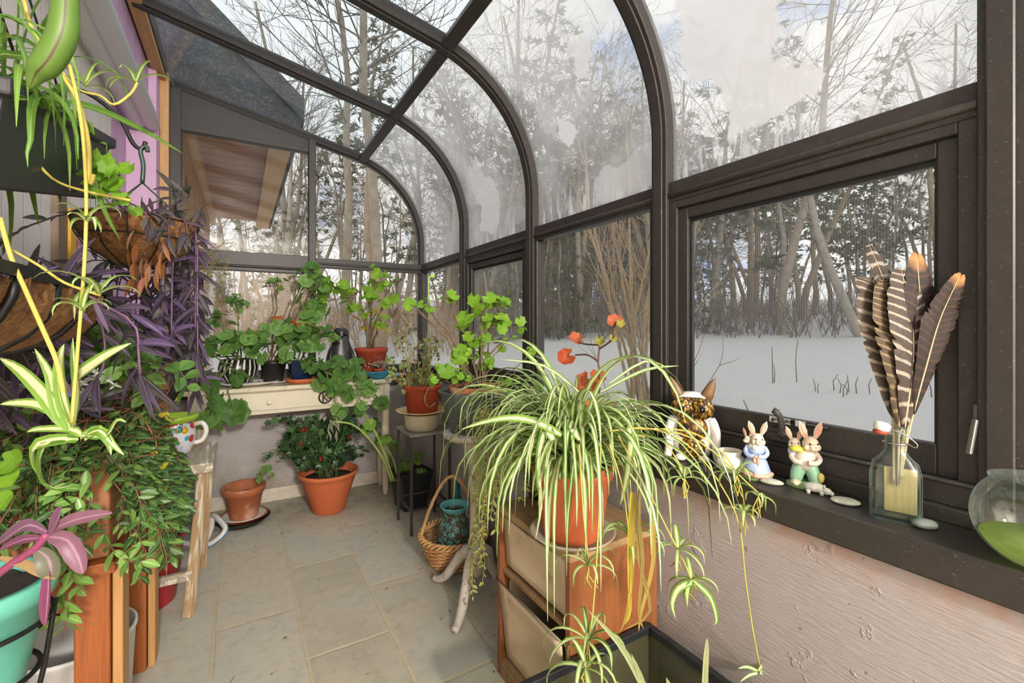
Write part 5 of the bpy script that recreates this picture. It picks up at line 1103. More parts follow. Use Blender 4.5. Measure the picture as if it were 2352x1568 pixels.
rabbit_head(r1, c, M, (-.019, .004, .094), .5, -.6)
c = sl(1850, 1118); r2 = thing('rabbit_figurine', 'painted rabbit figurine in green trousers carrying a baby rabbit on its back', 'figurine', tuple(c)); M = frame(c)
grassbase(r2, c, .038, .026, M); GRN = plain('8fb89a', .4, var=.1, scale=40)
for k, x in ((-1, -.016), (1, .016)):
    m = MB(); m.tube(smooth([c + M @ V(p) for p in ((x * .5, 0, .052), (x, -.004, .034), (x * 1.2, -.006, .016))], 4), [.017 - .0006 * i for i in range(9)], 14); m.build('trouser_leg', GRN, r2)
    MB().ell(c + M @ V((x * 1.2, -.014, .013)), (.011, .018, .008), 14, 8, M=M).build('foot', FUR, r2)
MB().lathe([(0, .042), (.020, .044), (.024, .060), (.022, .080), (.014, .092), (0, .094)], c, 24, M=M, sy=.85).build('shirt', plain('d9cbbd', .4, var=.05), r2)
for k in (-1, 1): MB().tube(smooth([c + M @ V(p) for p in ((k * .020, .0, .084), (k * .028, -.008, .072), (k * .020, -.022, .064), (k * .006, -.025, .064))], 4), .006, 10).build('arm', plain('d9cbbd', .4, var=.05), r2)
MB().ell(c + M @ V((-.024, .004, .082)), (.014, .012, .014), 14, 10).build('baby_body', plain('a9b8d8', .4), r2)
MB().lathe([(0, 0), (.016, 0), (.013, .008), (0, .012)], c + M @ V((-.018, -.012, .088)), 18).build('yellow_hat', plain('d8cf4a', .4), r2)
rabbit_head(r2, c, M, (.010, -.004, .104), .95, .45); rabbit_head(r2, c, M, (-.022, .004, .100), .7, .1)
MB().ell(c + M @ V((.030, -.012, .030)), (.009, .007, .012), 12, 8).build('butterfly', plain('cdb46a', .45, var=.3, scale=80), r2)
# stones, hedgehog, shell disc, pebble
def stone(u, v, r, col, label, name='stone', sc=30, var=.15, cat='stone', bump=.3):
    c = sl(u, v); rr = R.random() * 6; o = MB().ell(c + V((0, 0, r[2] * .9)), r, 24, 14, M=Matrix.Rotation(-1.0, 3, 'Z'), wob=lambda a, z: 1 + .06 * math.cos(2 * a + rr) + .03 * math.cos(5 * a + rr)).build(name, plain(col, .55, var=var, scale=sc, bump=bump), None, c); return tag(o, label, cat)
stone(1772, 1112, (.026, .013, .007), 'aeac9e', 'speckled white flat stone on the sill beside the rabbit in the blue dress', var=.25, sc=60)
stone(1941, 1157, (.026, .019, .007), 'aeaa99', 'flat round whitish stone alone on the sill', var=.18, sc=40)
stone(2123, 1212, (.022, .015, .009), '7e8280', 'smooth grey pebble at the foot of the glass bottle', var=.05, sc=8, bump=.05)
c = sl(1872, 1133); pg = thing('animal_figurine', 'tiny grey-white carved animal figurine in front of the rabbit in green', 'figurine', tuple(c)); M = frame(c); PG = plain('b3aea4', .6, var=.25, scale=90, bump=.5)
m = MB(); m.ell(c + M @ V((0, 0, .014)), (.022, .011, .011), 18, 12, M=M); m.ell(c + M @ V((.022, -.003, .010)), (.010, .008, .008), 14, 10, M=M); m.ell(c + M @ V((.031, -.005, .007)), (.005, .005, .005), 10, 8, M=M)
m.build('body', PG, pg)
for x, y in ((-.013, -.006), (-.013, .006), (.012, -.007), (.012, .006)): MB().lathe([(0, 0), (.004, 0), (.005, .008), (0, .010)], c + M @ V((x, y, 0)), 10).build('leg', PG, pg)
for k in (-1, 1): MB().ell(c + M @ V((.018, k * .005 - .003, .019)), (.003, .002, .004), 8, 6).build('ear', PG, pg)
# bottle with feathers
c = sl(2057, 1196); c.x = 1.115; c.y = .385
def mat_clear(name, tint, k=.12):
    t = NT(name); tr = t.n('ShaderNodeBsdfTransparent', {'Color': tint}).outputs[0]; gl = t.n('ShaderNodeBsdfGlossy', {'Roughness': .02}).outputs[0]; lw = t.n('ShaderNodeLayerWeight', {'Blend': .35}).outputs['Facing']
    f = t.math('ADD', t.math('MULTIPLY', t.math('POWER', lw, 2.0), .55), .05)
    g = t.n('ShaderNodeMixShader', {0: f, 1: tr, 2: gl}).outputs[0]
    return t.end(t.n('ShaderNodeMixShader', {0: t.math('MULTIPLY', t.math('POWER', lw, 2.5), k * 3), 1: g, 2: t.n('ShaderNodeBsdfDiffuse', {'Color': (.55, .62, .60, 1)}).outputs[0]}).outputs[0])
CLR = mat_clear('bottle_glass', (.90, .95, .93, 1))
bt_ = thing('glass_bottle', 'clear flat glass swing-top bottle holding striped feathers on the sill', 'bottle', tuple(c)); M = frame(c)
def sq(a): return 1 / (abs(math.cos(a)) ** 5 + abs(math.sin(a)) ** 5) ** .2
m = MB(); m.lathe([(0, .006), (.036, .0), (.040, .004), (.0405, .09), (.036, .112), (.022, .128), (.017, .138), (.0165, .172), (.019, .174), (.019, .186), (.015, .186), (.014, .14), (.034, .108), (.0375, .09), (.037, .01), (0, .012)], c, 56, M=M, sy=.62, wob=lambda a, z: sq(a) if z < .11 else 1 + (sq(a) - 1) * max(0, (.128 - z) / .018)); m.build('glass', CLR, bt_)
MB().box((-.018, .006, .012), (.033, .016, .100), M=Matrix.Translation(c) @ M.to_4x4()).build('wooden_insert', woodmat('pale_wood', 'b8965f', 'd6bb86', 2, 12, .6), bt_, bevel=.002)
WR = plain('a9a9a6', .25, .9)
m = MB(); m.tube([c + M @ V((.0195 * math.cos(a), .0135 * math.sin(a), .152)) for a in (2 * PI * k / 24 for k in range(24))], .0014, 6, closed=True); m.tube(smooth([c + M @ V(p) for p in ((.0195, 0, .152), (.03, -.006, .148), (.032, -.008, .156), (.015, -.014, .172), (-.004, -.016, .180))], 4), .0014, 6); m.build('wire_bail', WR, bt_)
MB().lathe([(0, 0), (.012, .0), (.014, .004), (.014, .012), (.010, .016), (0, .017)], c + M @ V((-.022, -.012, .176)), 20, M=M @ Matrix.Rotation(.25, 3, 'Y')).build('stopper', plain('e2dcd2', .3), bt_)
MB().lathe([(.008, -.005), (.013, -.005), (.013, .001), (.008, .001)], c + M @ V((-.022, -.012, .175)), 20, M=M).build('rubber_seal', plain('b0402c', .5), bt_)
def mat_feather(name, a, b, tipc=None, fr=19, tipstart=.86):
    t = NT(name); s = t.n('ShaderNodeSeparateXYZ', {0: t.tex('UV')}); o = t.tex(); nz = t.noise(o, 60, 4, .6)
    x = t.math('ABSOLUTE', t.math('SUBTRACT', s.outputs[0], .5)); ph = t.math('ADD', t.math('MULTIPLY', s.outputs[1], fr * 2 * PI), t.math('ADD', t.math('MULTIPLY', x, 7.0), t.math('MULTIPLY', nz, 2.4)))
    w = t.math('SINE', ph); c = t.mix(t.ramp(w, [(.5, 0.0), (.85, 1.0)]), a, b); c = t.mix(t.math('MULTIPLY', nz, .5), c, '2a1f15')
    if tipc: c = t.mix(t.n('ShaderNodeMapRange', {0: t.math('ADD', s.outputs[1], t.math('MULTIPLY', nz, .05)), 1: tipstart, 2: tipstart + .06, 3: 0.0, 4: 1.0}).outputs[0], c, tipc)
    sh = t.pbr(c, .6, 0, t.n('ShaderNodeTexWave', {'Vector': t.vmath('MULTIPLY', t.tex('UV'), (3, 40, 1)), 'Scale': 3.0}).outputs['Fac'], .3, .002); tr = t.n('ShaderNodeBsdfTranslucent', {'Color': c}).outputs[0]
    return t.end(t.n('ShaderNodeMixShader', {0: .2, 1: sh, 2: tr}).outputs[0])
FE = [mat_feather('barred_feather', '4d4134', 'aa9c88'), mat_feather('barred_grey_feather', '4a3f34', 'b5ab9c'), mat_feather('brown_barred_feather', '54432c', '94805a', None, 24), mat_feather('dark_tail_feather', '1c1511', '4a2e1c', 'b08250', 26, .92)]
def feather(pts, ws, mat, d, label, base=.25):
    n = len(pts); P = smooth([px(u, v, 1.115 + d * i / (n - 1)) for i, (u, v) in enumerate(pts)], 6); N_ = len(P)
    r = thing('feather', label, 'feather', tuple(P[0])); lf = MB(); side = []
    rows = []; uv = []
    W = lambda t: (ws * (min(1, (t - base) / .34) ** .6) * (1 - max(0, (t - .58) / .42) ** 1.8 * .82)) / 2 if t > base else 0
    K = 60
    def pt(t): f = t * (N_ - 1); i = min(N_ - 2, int(f)); return P[i].lerp(P[i + 1], f - i)
    vrow = 7
    for side in (-1, 1):
        rows = []; uvs = []
        for k in range(K + 1):
            t = base + (1 - base) * k / K; p = pt(t); tg = (pt(min(1, t + .01)) - pt(max(0, t - .01))).normalized(); x = tg.cross(TOCAM).normalized(); jag = 1 - (.28 * rp_.random() if rp_.random() < .22 else .06 * rp_.random()); w = W(t) * jag; row = []
            for j in range(vrow): f = j / (vrow - 1); row.append(p + x * side * w * f + tg * w * .75 * f + TOCAM * (.004 * math.sin(PI * f))); uvs.append((.5 + side * f * .5, t))
            rows.append(row)
        lf.sheet(rows, 0, uvs)
    lf.build('vane', mat, r); q = MB(); q.tube(P, [.0028 * (1 - .75 * i / (N_ - 1)) for i in range(N_)], 7); q.build('quill', plain('b3a182', .4, var=.1), r)
    return r
feather([(2055, 1110), (2057, 1000), (2062, 900), (2058, 780), (2035, 660), (1996, 562)], .062, FE[1], .03, 'tallest grey barred feather with a bent tip in the glass bottle')
feather([(2052, 1110), (2052, 990), (2042, 880), (2030, 780), (2012, 670), (2000, 640)], .100, FE[0], .015, 'wide barred feather leaning left in the glass bottle')
feather([(2062, 1115), (2064, 1000), (2068, 880), (2062, 790), (2048, 710), (2030, 645)], .090, FE[2], .005, 'brown barred feather at the front of the glass bottle', .22)
feather([(2066, 1110), (2075, 1000), (2092, 880), (2098, 780), (2085, 690), (2070, 620)], .095, FE[1], .02, 'grey barred feather leaning right in the glass bottle', .22)
feather([(2068, 1100), (2085, 980), (2110, 850), (2115, 720), (2105, 585)], .085, FE[3], .045, 'black tail feather with tan tip behind the barred ones', .3)
feather([(2068, 1100), (2090, 980), (2130, 830), (2160, 730), (2205, 632)], .070, FE[3], .05, 'black tail feather with tan tip bending over the window frame', .3)
# fish bowl
c = pz(2372, 1278, SILL); c.x = 1.095; c.y = .192; fb = thing('fish_bowl', 'round glass fish bowl with green water at the right end of the sill', 'bowl', tuple(c))
prf = []; 
for i in range(22): a = -PI / 2 + .35 + (PI - .35 - .75) * i / 21; prf.append((.080 * math.cos(a), .074 + .079 * math.sin(a)))
pr_in = [(max(.001, r - .003), z + (.003 if i < 4 else 0)) for i, (r, z) in enumerate(prf)]
MB().lathe([(0, prf[0][1])] + prf + [(prf[-1][0] + .004, prf[-1][1] + .006), (prf[-1][0], prf[-1][1] + .007)], c, 48).build('glass', CLR, fb)
t = NT('green_water'); GW0 = (t.n('ShaderNodeMixShader', {0: .55, 1: t.n('ShaderNodeBsdfTranslucent', {'Color': srgb('c3dc6a')}).outputs[0], 2: t.pbr(t.mix(t.noise(t.tex(), 40, 4), 'a3b95a', 'c9d890'), .3)}).outputs[0]); GW = t.end(t.n('ShaderNodeMixShader', {0: .4, 1: GW0, 2: t.n('ShaderNodeBsdfTransparent', {'Color': (.9, .97, .75, 1)}).outputs[0]}).outputs[0])
wp = [(max(.0005, r - .004), z) for r, z in prf if z < .042]; MB().lathe([(0, wp[0][1])] + wp + [(wp[-1][0], .043), (0, .043)], c, 40).build('green_water', GW, fb)
# ================================================================ LEFT SIDE
# white pipes under the header
WP = plain('f0efec', .4, var=.03, scale=6, bump=.05)
for x, z, lb in ((-.425, 2.27, 'white tube running along the header, nearer the glass'), (-.487, 2.265, 'white tube running along the header, nearer the wall')):
    m = MB(); M = Matrix.Rotation(-PI / 2, 3, 'X'); m.lathe([(0, 0), (.036, 0), (.040, .004), (.040, 3.9), (0, 3.9)], V((x, -.7, z)), 28, M=M); m = m.build('white_tube', WP, None, (x, -.7, z)); tag(m, lb, 'tube')
# painted panel
def mat_paint():
    t = NT('splashed_paint'); o = t.map(t.tex(), (60, 60, 14)); n = t.noise(o, 1.2, 4, .6, 1.0); c = t.ramp(n, [(.30, '2a4a9a'), (.42, 'c93a2a'), (.50, 'e8e2d6'), (.55, '3a6ab0'), (.62, 'c8322a'), (.7, 'e0b030')], 'CONSTANT'); return t.end(t.pbr(c, .5))
pp = px(155, 560, HW + .01); tp_ = thing('painted_board', 'narrow board splashed with red, blue and yellow paint leaning on the wall', 'board', (HW + .02, pp.y, .95))
y1_, y0_ = px(180, 560, HW).y, px(140, 560, HW).y
MB().box((HW + .004, y0_ + (y1_ - y0_) * .3, .9), (HW + .022, y1_, 1.56)).build('painted_face', mat_paint(), tp_); MB().box((HW + .003, y0_, .9), (HW + .026, y0_ + (y1_ - y0_) * .3, 1.56)).build('yellow_edge', plain('d9a32a', .5), tp_)
# wooden post strip beside it
o = MB().box((HW, px(116, 560, HW).y, .0), (HW + .02, px(136, 560, HW).y, 1.62)).build('trim_10', woodmat('old_brown_wood', '6e5a48', '8b7560', 2, 7)); struct(o, 'brown wooden strip on the white boards')
# ---- black window box with green spider plant
WB = plain('2a2b2e', .5, var=.1, scale=12)
c = V((-.30, 1.08, 1.42)); wb = thing('hanging_planter', 'black window box of green spider plant hung on the white wall', 'planter', tuple(c))
m = MB(); x0, x1, yA, yB, zA, zB = -.42, -.25, .80, 1.33, 1.425, 1.565; ti = .018
def shr(p): return V((p.x, p.y, p.z + (p.y - 1.33) * .21))
lo = [(x0 + ti, yA + ti), (x1 - ti, yA + ti), (x1 - ti, yB - ti), (x0 + ti, yB - ti)]; hi = [(x0, yA), (x1, yA), (x1, yB), (x0, yB)]; iw = [(x0 + .008, yA + .008), (x1 - .008, yA + .008), (x1 - .008, yB - .008), (x0 + .008, yB - .008)]; rim = [(x0 - .01, yA - .01), (x1 + .01, yA - .01), (x1 + .01, yB + .01), (x0 - .01, yB + .01)]
vs = [V((a, b, zA)) for a, b in lo] + [V((a, b, zB - .025)) for a, b in hi] + [V((a, b, zB - .022)) for a, b in rim] + [V((a, b, zB)) for a, b in rim] + [V((a, b, zB)) for a, b in iw] + [V((a, b, zB - .03)) for a, b in iw]
fs = [(3, 2, 1, 0)] + [(i * 4 + k, i * 4 + (k + 1) % 4, i * 4 + 4 + (k + 1) % 4, i * 4 + 4 + k) for i in range(5) for k in range(4)] + [(20, 21, 22, 23)]
m.add([shr(q) for q in vs], fs, None, 0, False); m.build('box', WB, wb, bevel=.004)
m = MB(); m.box((x0 + .008, yA + .008, zB - .03), (x1 - .008, yB - .008, zB - .024)); m.v = [shr(q) for q in m.v]; m.build('soil', SOIL, wb)
GS = leafmat('green_strap', ['4f7f2f', '6a9a3a', '3f6b28', '83ad4a'], 'a9c56a', .35, .4, 'mid'); lf = MB()
def clampl(pts):
    for p in pts:
        p.x = max(p.x, HW + .02)
        if x0 - .015 < p.x < x1 + .012 and yA < p.y < yB + .012 and p.z < zB + (p.y - 1.33) * .21: p.x = x1 + .016
    return pts
for k in range(120):
    p = shr(V((U(-.40, -.27), U(.84, 1.16), zB - .02))); az = U(-1.7, .7) if k % 4 else U(0, 6.28)
    q_ = clampl(strap_path(p, az, U(.2, 1.35), U(.18, .42), U(1.6, 3.0), 10, U(-.4, .4)))
    w_ = [uv_of(z) for z in q_]
    if min(z[2] for z in w_) < .45 or max(z[0] for z in w_) > (215 if k % 12 else 300): continue
    lf.blade(q_, strapw(U(.006, .012)), None, .25, roll=U(-.3, .3))
for pts, w, d in (([(70, 250), (180, 240), (300, 285), (420, 352)], .016, .95), ([(90, 265), (160, 280), (205, 360), (235, 470), (275, 550)], .014, .85), ([(40, 240), (80, 195), (120, 160), (160, 140)], .012, .9), ([(20, 230), (60, 190), (110, 155), (140, 100)], .010, .9), ([(60, 260), (100, 330), (130, 400), (140, 470)], .014, .82), ([(30, 260), (60, 330), (75, 430), (90, 520)], .014, .8), ([(10, 250), (10, 350), (30, 470), (20, 600)], .014, .78)): pxblade(lf, pts, d, w)
lf.clampx(HW + .006); lf.build('leaves', GS, wb)
st = MB()
for pts, d, dd, r in (([(55, 0), (75, 70), (130, 155), (180, 235), (203, 330), (206, 420), (215, 400)], .62, .0, .0026), ([(160, 150), (180, 240), (192, 330), (198, 450), (196, 560), (190, 660), (180, 780), (172, 880), (165, 970)], .58, 0, .0021), ([(0, 500), (25, 590), (60, 670), (100, 760), (130, 830), (145, 900)], .56, 0, .0027), ([(20, 570), (90, 610), (150, 650), (230, 678)], .58, 0, .0017), ([(135, 155), (180, 205), (230, 220), (262, 240), (300, 215), (315, 190)], .75, .05, .0022), ([(0, 290), (60, 340), (120, 410), (200, 440), (300, 460)], .7, 0, .002)): pxtube(st, pts, d, r, dd, 7)
st.build('runners', YEL, wb)
for u, v, d, L in ((312, 190, .80, .07), (196, 200, .8, .06), (200, 510, .58, .05), (228, 676, .58, .06), (190, 715, .58, .05)):
    p = pd(u, v, d); pl = MB()
    for k in range(6): pl.blade(strap_path(p, 2 * PI * k / 6 + U(-.5, .5), U(.3, 1.4), L * U(.7, 1.3), U(1, 2.4), 8), strapw(.007), None, .25)
    pl.build('small_plantlet', SPIDY, wb)
mi = MB(); ms_ = MB()
for pts in ([(225, 430), (240, 400), (235, 370)], [(170, 440), (230, 445), (300, 462)], [(250, 430), (275, 400), (268, 370)]): pxtube(ms_, pts, .86, .0018)
for k in range(30): u, v = rp_.gauss(248, 32), rp_.gauss(415, 32); gleaf(mi, pd(u, v, U(.82, .9)), TOCAM + V((0, 0, .5)) + G(.5), G() + V((0, 0, -.5)), U(.022, .04), 7, .12, 20)
ms_.build('mint_stems', STEMB, wb); mi.build('mint_leaves', GERB, wb)
bg_ = MB()
for pts, w in (([(165, 985), (145, 900), (140, 830), (148, 790)], .017), ([(160, 985), (135, 930), (118, 860), (80, 800)], .017), ([(170, 980), (180, 900), (172, 830), (168, 775)], .012), ([(172, 870), (200, 850), (250, 815), (302, 788)], .019), ([(150, 975), (110, 910), (50, 850), (0, 822)], .020), ([(150, 960), (95, 930), (40, 925), (0, 928)], .013), ([(190, 1000), (165, 985), (90, 985), (62, 992)], .010), ([(185, 1005), (230, 985), (260, 1020), (285, 1045)], .010), ([(195, 1010), (225, 990), (250, 1015), (255, 1045)], .011), ([(180, 1010), (120, 1010), (95, 1050), (100, 1100), (130, 1120), (168, 1112)], .014), ([(180, 1005), (90, 1020), (80, 1060), (88, 1090)], .016), ([(190, 1000), (245, 1000), (270, 965), (290, 970)], .008)): pxblade(bg_, pts, .60, w)
bg_.build('large_plantlet', SPIDY, wb)
# wires of the box
m = MB()
for u0, u1, y in ((0, 110, 1.0), (150, 270, 1.25)):
    a = V((-.37, y, zB)); m.tube([V((-.30, y, zB)), V((-.40, y - .05, 2.0)), V((-.44, y - .1, 2.42))], .0022, 5)
m.build('hanger_wires', plain('1c1c1d', .4, .5), wb)
# thick blurred stem hanging close to the lens
nv = thing('hanging_vine', 'thick green trailing stem hanging close to the camera at upper left', 'stem', tuple(pd(110, 90, .42)))
m = MB(); P = smooth([pd(u, v, .42) for u, v in ((152, -60), (150, 20), (143, 80), (115, 135), (85, 170), (68, 205))], 5)
m.tube(P, [.0085 + .003 * math.sin(PI * i / (len(P) - 1)) - .008 * (max(0, i / (len(P) - 1) - .72) / .28) for i in range(len(P))], 12)
t = NT('green_brown_stem'); s = t.n('ShaderNodeSeparateXYZ', {0: t.tex('UV')}); nz = t.noise(t.tex(), 40, 4); gm = t.end(t.pbr(t.mix(t.ramp(t.math('ADD', s.outputs[0], t.math('MULTIPLY', nz, .2)), [(.35, 0.0), (.45, 1.0), (.62, 1.0), (.72, 0.0)]), '4c6a22', '3f2d1c'), .5))
m.build('stem', gm, nv)
# ---- wall bracket and hooks
bk_ = thing('wall_bracket', 'black scrolled iron bracket holding the coir basket', 'bracket', (HW, 1.75, 1.70)); IRB = plain('1b1b1c', .45, .4)
yb = 1.62
m = MB(); m.tube(smooth([V((HW + .01, yb, 1.74)), V((-.46, yb, 1.73)), V((-.37, yb, 1.77)), V((-.29, yb, 1.72)), V((-.255, yb, 1.65)), V((-.235, yb, 1.64)), V((-.228, yb, 1.66))], 5), .0055, 8); m.tube(smooth([V((HW + .01, yb, 1.56)), V((-.46, yb, 1.62)), V((-.40, yb, 1.74))], 5), .0045, 8); m.box((HW, yb - .012, 1.52), (HW + .008, yb + .012, 1.80)); m.build('scroll_arm', IRB, bk_)
# ---- round coir basket with purple plants
def mat_coir():
    t = NT('coir_fibre'); o = t.tex(); n = t.noise(o, 45, 5, .7, 1.5); n2 = t.noise(t.map(o, (1, 1, 3)), 60, 4, .7); c = t.ramp(n, [(.3, '5a3820'), (.5, '8f6236'), (.7, 'b5895a')]); return t.end(t.pbr(c, .9, 0, t.math('ADD', n, n2), .9, .008))
COIR = mat_coir()
c = V((-.245, 1.62, 1.31)); cb = thing('hanging_basket', 'round coir-lined hanging basket of purple tradescantia', 'planter', tuple(c)); rb_ = .135
MB().lathe([(0, 0), (.05, .004), (.10, .04), (.128, .09), (.138, .125), (.132, .130), (.115, .115), (0, .105)], c, 40, wob=lambda a, z: 1 + .025 * math.sin(7 * a + z * 40) + .015 * math.sin(17 * a)).build('coir_liner', COIR, cb)
m = MB()
for z, r in ((.122, .141), (.075, .126)): m.tube([c + V((r * math.cos(a), r * math.sin(a), z)) for a in (2 * PI * k / 36 for k in range(36))], .002, 5, closed=True)
for k in range(12): a = 2 * PI * k / 12; m.tube([c + V((r * math.cos(a), r * math.sin(a), z)) for r, z in ((.141, .122), (.132, .085), (.105, .038), (.05, 0))], .0015, 5)
m.build('wire_frame', plain('2a2c2a', .45, .5), cb)
hk = V((-.235, yb, 1.645)); m = MB()
for a in (.4, 2.5, 4.4): m.tube([c + V((.138 * math.cos(a), .138 * math.sin(a), .124)), hk + V((0, 0, -.10))], .0022, 5)
m.tube(smooth([hk + V((.0, 0, -.10)), hk + V((.002, 0, -.05)), hk + V((-.004, 0, -.012)), hk + V((.008, 0, .004)), hk + V((.012, 0, -.012))], 4), .0055, 8); m.build('plastic_hanger', plain('274235', .4), cb)
PUR = leafmat('purple_heart_leaf', ['3a2f40', '4a3d55', '6a5580', '302b30', '454548', '574a60'], '9a7aa5', .25, .45, 'mid'); PUG = leafmat('purple_green_leaf', ['4a4a4c', '5a5560', '55404f', '6b7060', '4a3a48'], '8a7f90', .25, .45, 'mid')
def xcl(P, xm, x0=HW + .08):
    for p in P:
        if p.x > xm: p.x = xm + (p.x - xm) * .12
        p.x = max(p.x, x0)
    return P
def lance(lf, st, paths, L=(.055, .095), w=.017, step=.022, m=0):
    for path in paths:
        st.tube(path, .0022, 5); acc = 0; sgn = 1
        for i in range(1, len(path)):
            a, b = path[i - 1], path[i]; Ls = (b - a).length; t = (b - a).normalized()
            while acc < Ls:
                q = a + t * acc; x = (t.cross(TOCAM) + G(.35)); x.normalize(); sgn = -sgn
                oval(lf, q, (x * sgn + t * .7 + TOCAM * .3 + V((0, 0, .15)) + G(.25)), TOCAM + V((0, 0, .5)) + G(.3), U(*L), w * U(.75, 1.15), m, droop=.5, n=5, fold=.3); acc += step * U(.7, 1.4)
            acc -= Ls
        for j in range(3): oval(lf, path[-1], t + G(.4), TOCAM, U(*L), w, m, droop=.3, n=5, fold=.35)
lf, st = MB(), MB(); tr = []
for k in range(20):
    a = U(-1.9, 1.6) if k % 3 else U(0, 6.28); p = c + V((math.cos(a) * U(.05, .13), math.sin(a) * U(.05, .13), .118)); tr.append(fall(p, V((math.cos(a), math.sin(a), U(.6, 1.6))), U(.10, .22), 8, .22, .2))
for t_ in tr: xcl(t_, -.10 - U(0, .08))
lance(lf, st, tr, (.035, .065), .015, .03)
st.build('stems', plain('5a4050', .6), cb); lf.build('leaves', PUG, cb)
lf, st = MB(), MB(); tr = []
for k in range(17):
    a = U(-.5, 1.6); p = c + V((math.cos(a) * .14, math.sin(a) * .14, .12)); L = U(.2, .52); pt = fall(p, V((math.cos(a) * .4, math.sin(a) * .6, .1)), L, 12, .5, .12); xcl(pt, -.11 - U(0, .12))
    for q in pt: q.z = max(q.z, .97 + .03 * rp_.random())
    tr.append(pt)
lance(lf, st, tr, (.05, .09), .016, .034)
st.build('trailing_stems', plain('6b4a6a', .6), cb); lf.build('trailing_leaves', PUR, cb)
dm = MB()
for k in range(26): 
    p = pd(U(300, 385), U(515, 640), U(1.12, 1.25)); oval(dm, p, V((rp_.gauss(0, .3), rp_.gauss(0, .3), -1)), TOCAM + G(.4), U(.04, .075), U(.010, .018), droop=.3, fold=.5)
dm.build('dead_leaves', leafmat('dead_orange_leaf', ['a5683a', 'b87a4a', '8a4f2f', 'c49a7a', 'b06a5a'], None, .25, .7), cb)
# ---- lower coir trough
c = V((-.33, .98, 1.10)); ct = thing('coir_trough', 'long coir-lined wall trough of purple heart below the window box', 'planter', tuple(c))
m = MB(); rows = []
for i in range(31):
    y = .70 + .57 * i / 30; row = []
    for j in range(13): a = PI + PI * j / 12; row.append(V((-.36 + (.115 + .006 * math.sin(i * 1.3 + j)) * math.cos(a), y, 1.212 + .105 * math.sin(a) + (.006 * math.sin(i * .9) if j in (0, 12) else 0))))
    rows.append(row)
m.sheet(rows); 
for r in (rows[0], rows[-1]): m.add([V(p) for p in r] + [V((-.36, r[0].y, 1.205))], [(k, k + 1, 13) for k in range(12)])
m.build('coir_liner', COIR, ct, solid=.012)
MB().box((-.465, .71, 1.165), (-.255, 1.26, 1.195)).build('soil', SOIL, ct)
m = MB(); m.beam((-.238, .69, 1.217), (-.238, 1.28, 1.217), .006, .016); m.beam((-.238, 1.28, 1.217), (-.485, 1.28, 1.217), .006, .016); m.beam((-.485, .69, 1.217), (-.485, 1.28, 1.217), .006, .016)
for y in (.80, .95, 1.10, 1.24): m.tube([V((-.36 + .122 * math.cos(a), y, 1.214 + .114 * math.sin(a))) for a in (PI + PI * k / 12 for k in range(13))], .006, 6)
for k in range(9): y = .80 + .055 * k; m.tube(smooth([V((-.50, y, 1.2)), V((-.515, y + .01 * math.sin(k), 1.4)), V((-.505, y + .03 * math.cos(k * 2), 1.58)), V((-.50, y, 1.75))], 3), .003, 5)
m.build('iron_cradle', IRB, ct)
lf, st = MB(), MB(); tr = []
for k in range(24):
    p = V((U(-.45, -.30), U(1.05, 1.28), 1.20)); a = U(.2, 1.9); tr.append(xcl(fall(p, V((math.cos(a) * .5, math.sin(a) * 1.3, U(.1, .9))), U(.18, .45), 11, .26, .2, .96), -.17))
for k in range(16): p = pd(U(250, 330), U(600, 780), U(1.3, 1.5)); tr.append(xcl(fall(p, V((U(-.2, .4), U(0, 1), .1)), U(.15, .4), 9, .3, .2, .95), -.12))
lance(lf, st, tr, (.06, .11), .018, .036)
lf.clampx(HW + .006); st.build('stems', plain('6b4a6a', .6), ct); lf.build('leaves', PUR, ct)
lf, st = MB(), MB(); tr = []
for k in range(20): p = pd(U(150, 320), U(745, 850), U(1.1, 1.3)); tr.append(xcl(fall(p, G() + V((0, 0, .2)), U(.08, .2), 7, .2, .25), -.13))
trails(lf, st, tr, dict(droop=.2), .03, .0015, True, 0, (.035, .06), .75); lf.clampx(HW + .006); st.build('green_stems', STEM, ct); lf.build('green_leaves', GERD, ct)
# ---- garden hose: hangs behind the basket, coils on the floor
def mat_hose():
    t = NT('striped_hose'); s = t.n('ShaderNodeSeparateXYZ', {0: t.tex('UV')}); f = t.ramp(t.math('ABSOLUTE', t.math('SUBTRACT', s.outputs[0], .5)), [(.05, 1.0), (.08, 0.0)]); d = t.noise(t.tex(), 18, 4); c = t.mix(f, t.mix(d, 'd9d8d2', 'b9b7ae'), '3a7fae'); return t.end(t.pbr(c, .4))
hs = MB(); P = [pd(388, 585, 1.33), pd(382, 640, 1.36), pd(370, 700, 1.42), pd(345, 765, 1.52), pd(318, 820, 1.7), pd(295, 870, 1.95), pd(290, 960, 2.12), pd(330, 1050, 2.25)]
P += [V((-.40, 2.95, .25)), V((-.30, 2.88, .06)), pd(470, 1250, 2.32), pd(500, 1238, 2.33), pd(518, 1215, 2.36), pd(505, 1195, 2.40), pd(490, 1185, 2.45), pd(484, 1215, 2.42), pd(470, 1245, 2.38), pd(455, 1215, 2.40), pd(460, 1180, 2.52)]
for q in P: q.z = max(q.z, .016); q.x = max(q.x, HW + .02)
hs.tube(smooth(P, 7), .014, 12); o = hs.build('garden_hose', mat_hose(), None, P[9]); tag(o, 'white garden hose with a blue stripe, draped by the pilaster and coiled on the floor', 'hose')
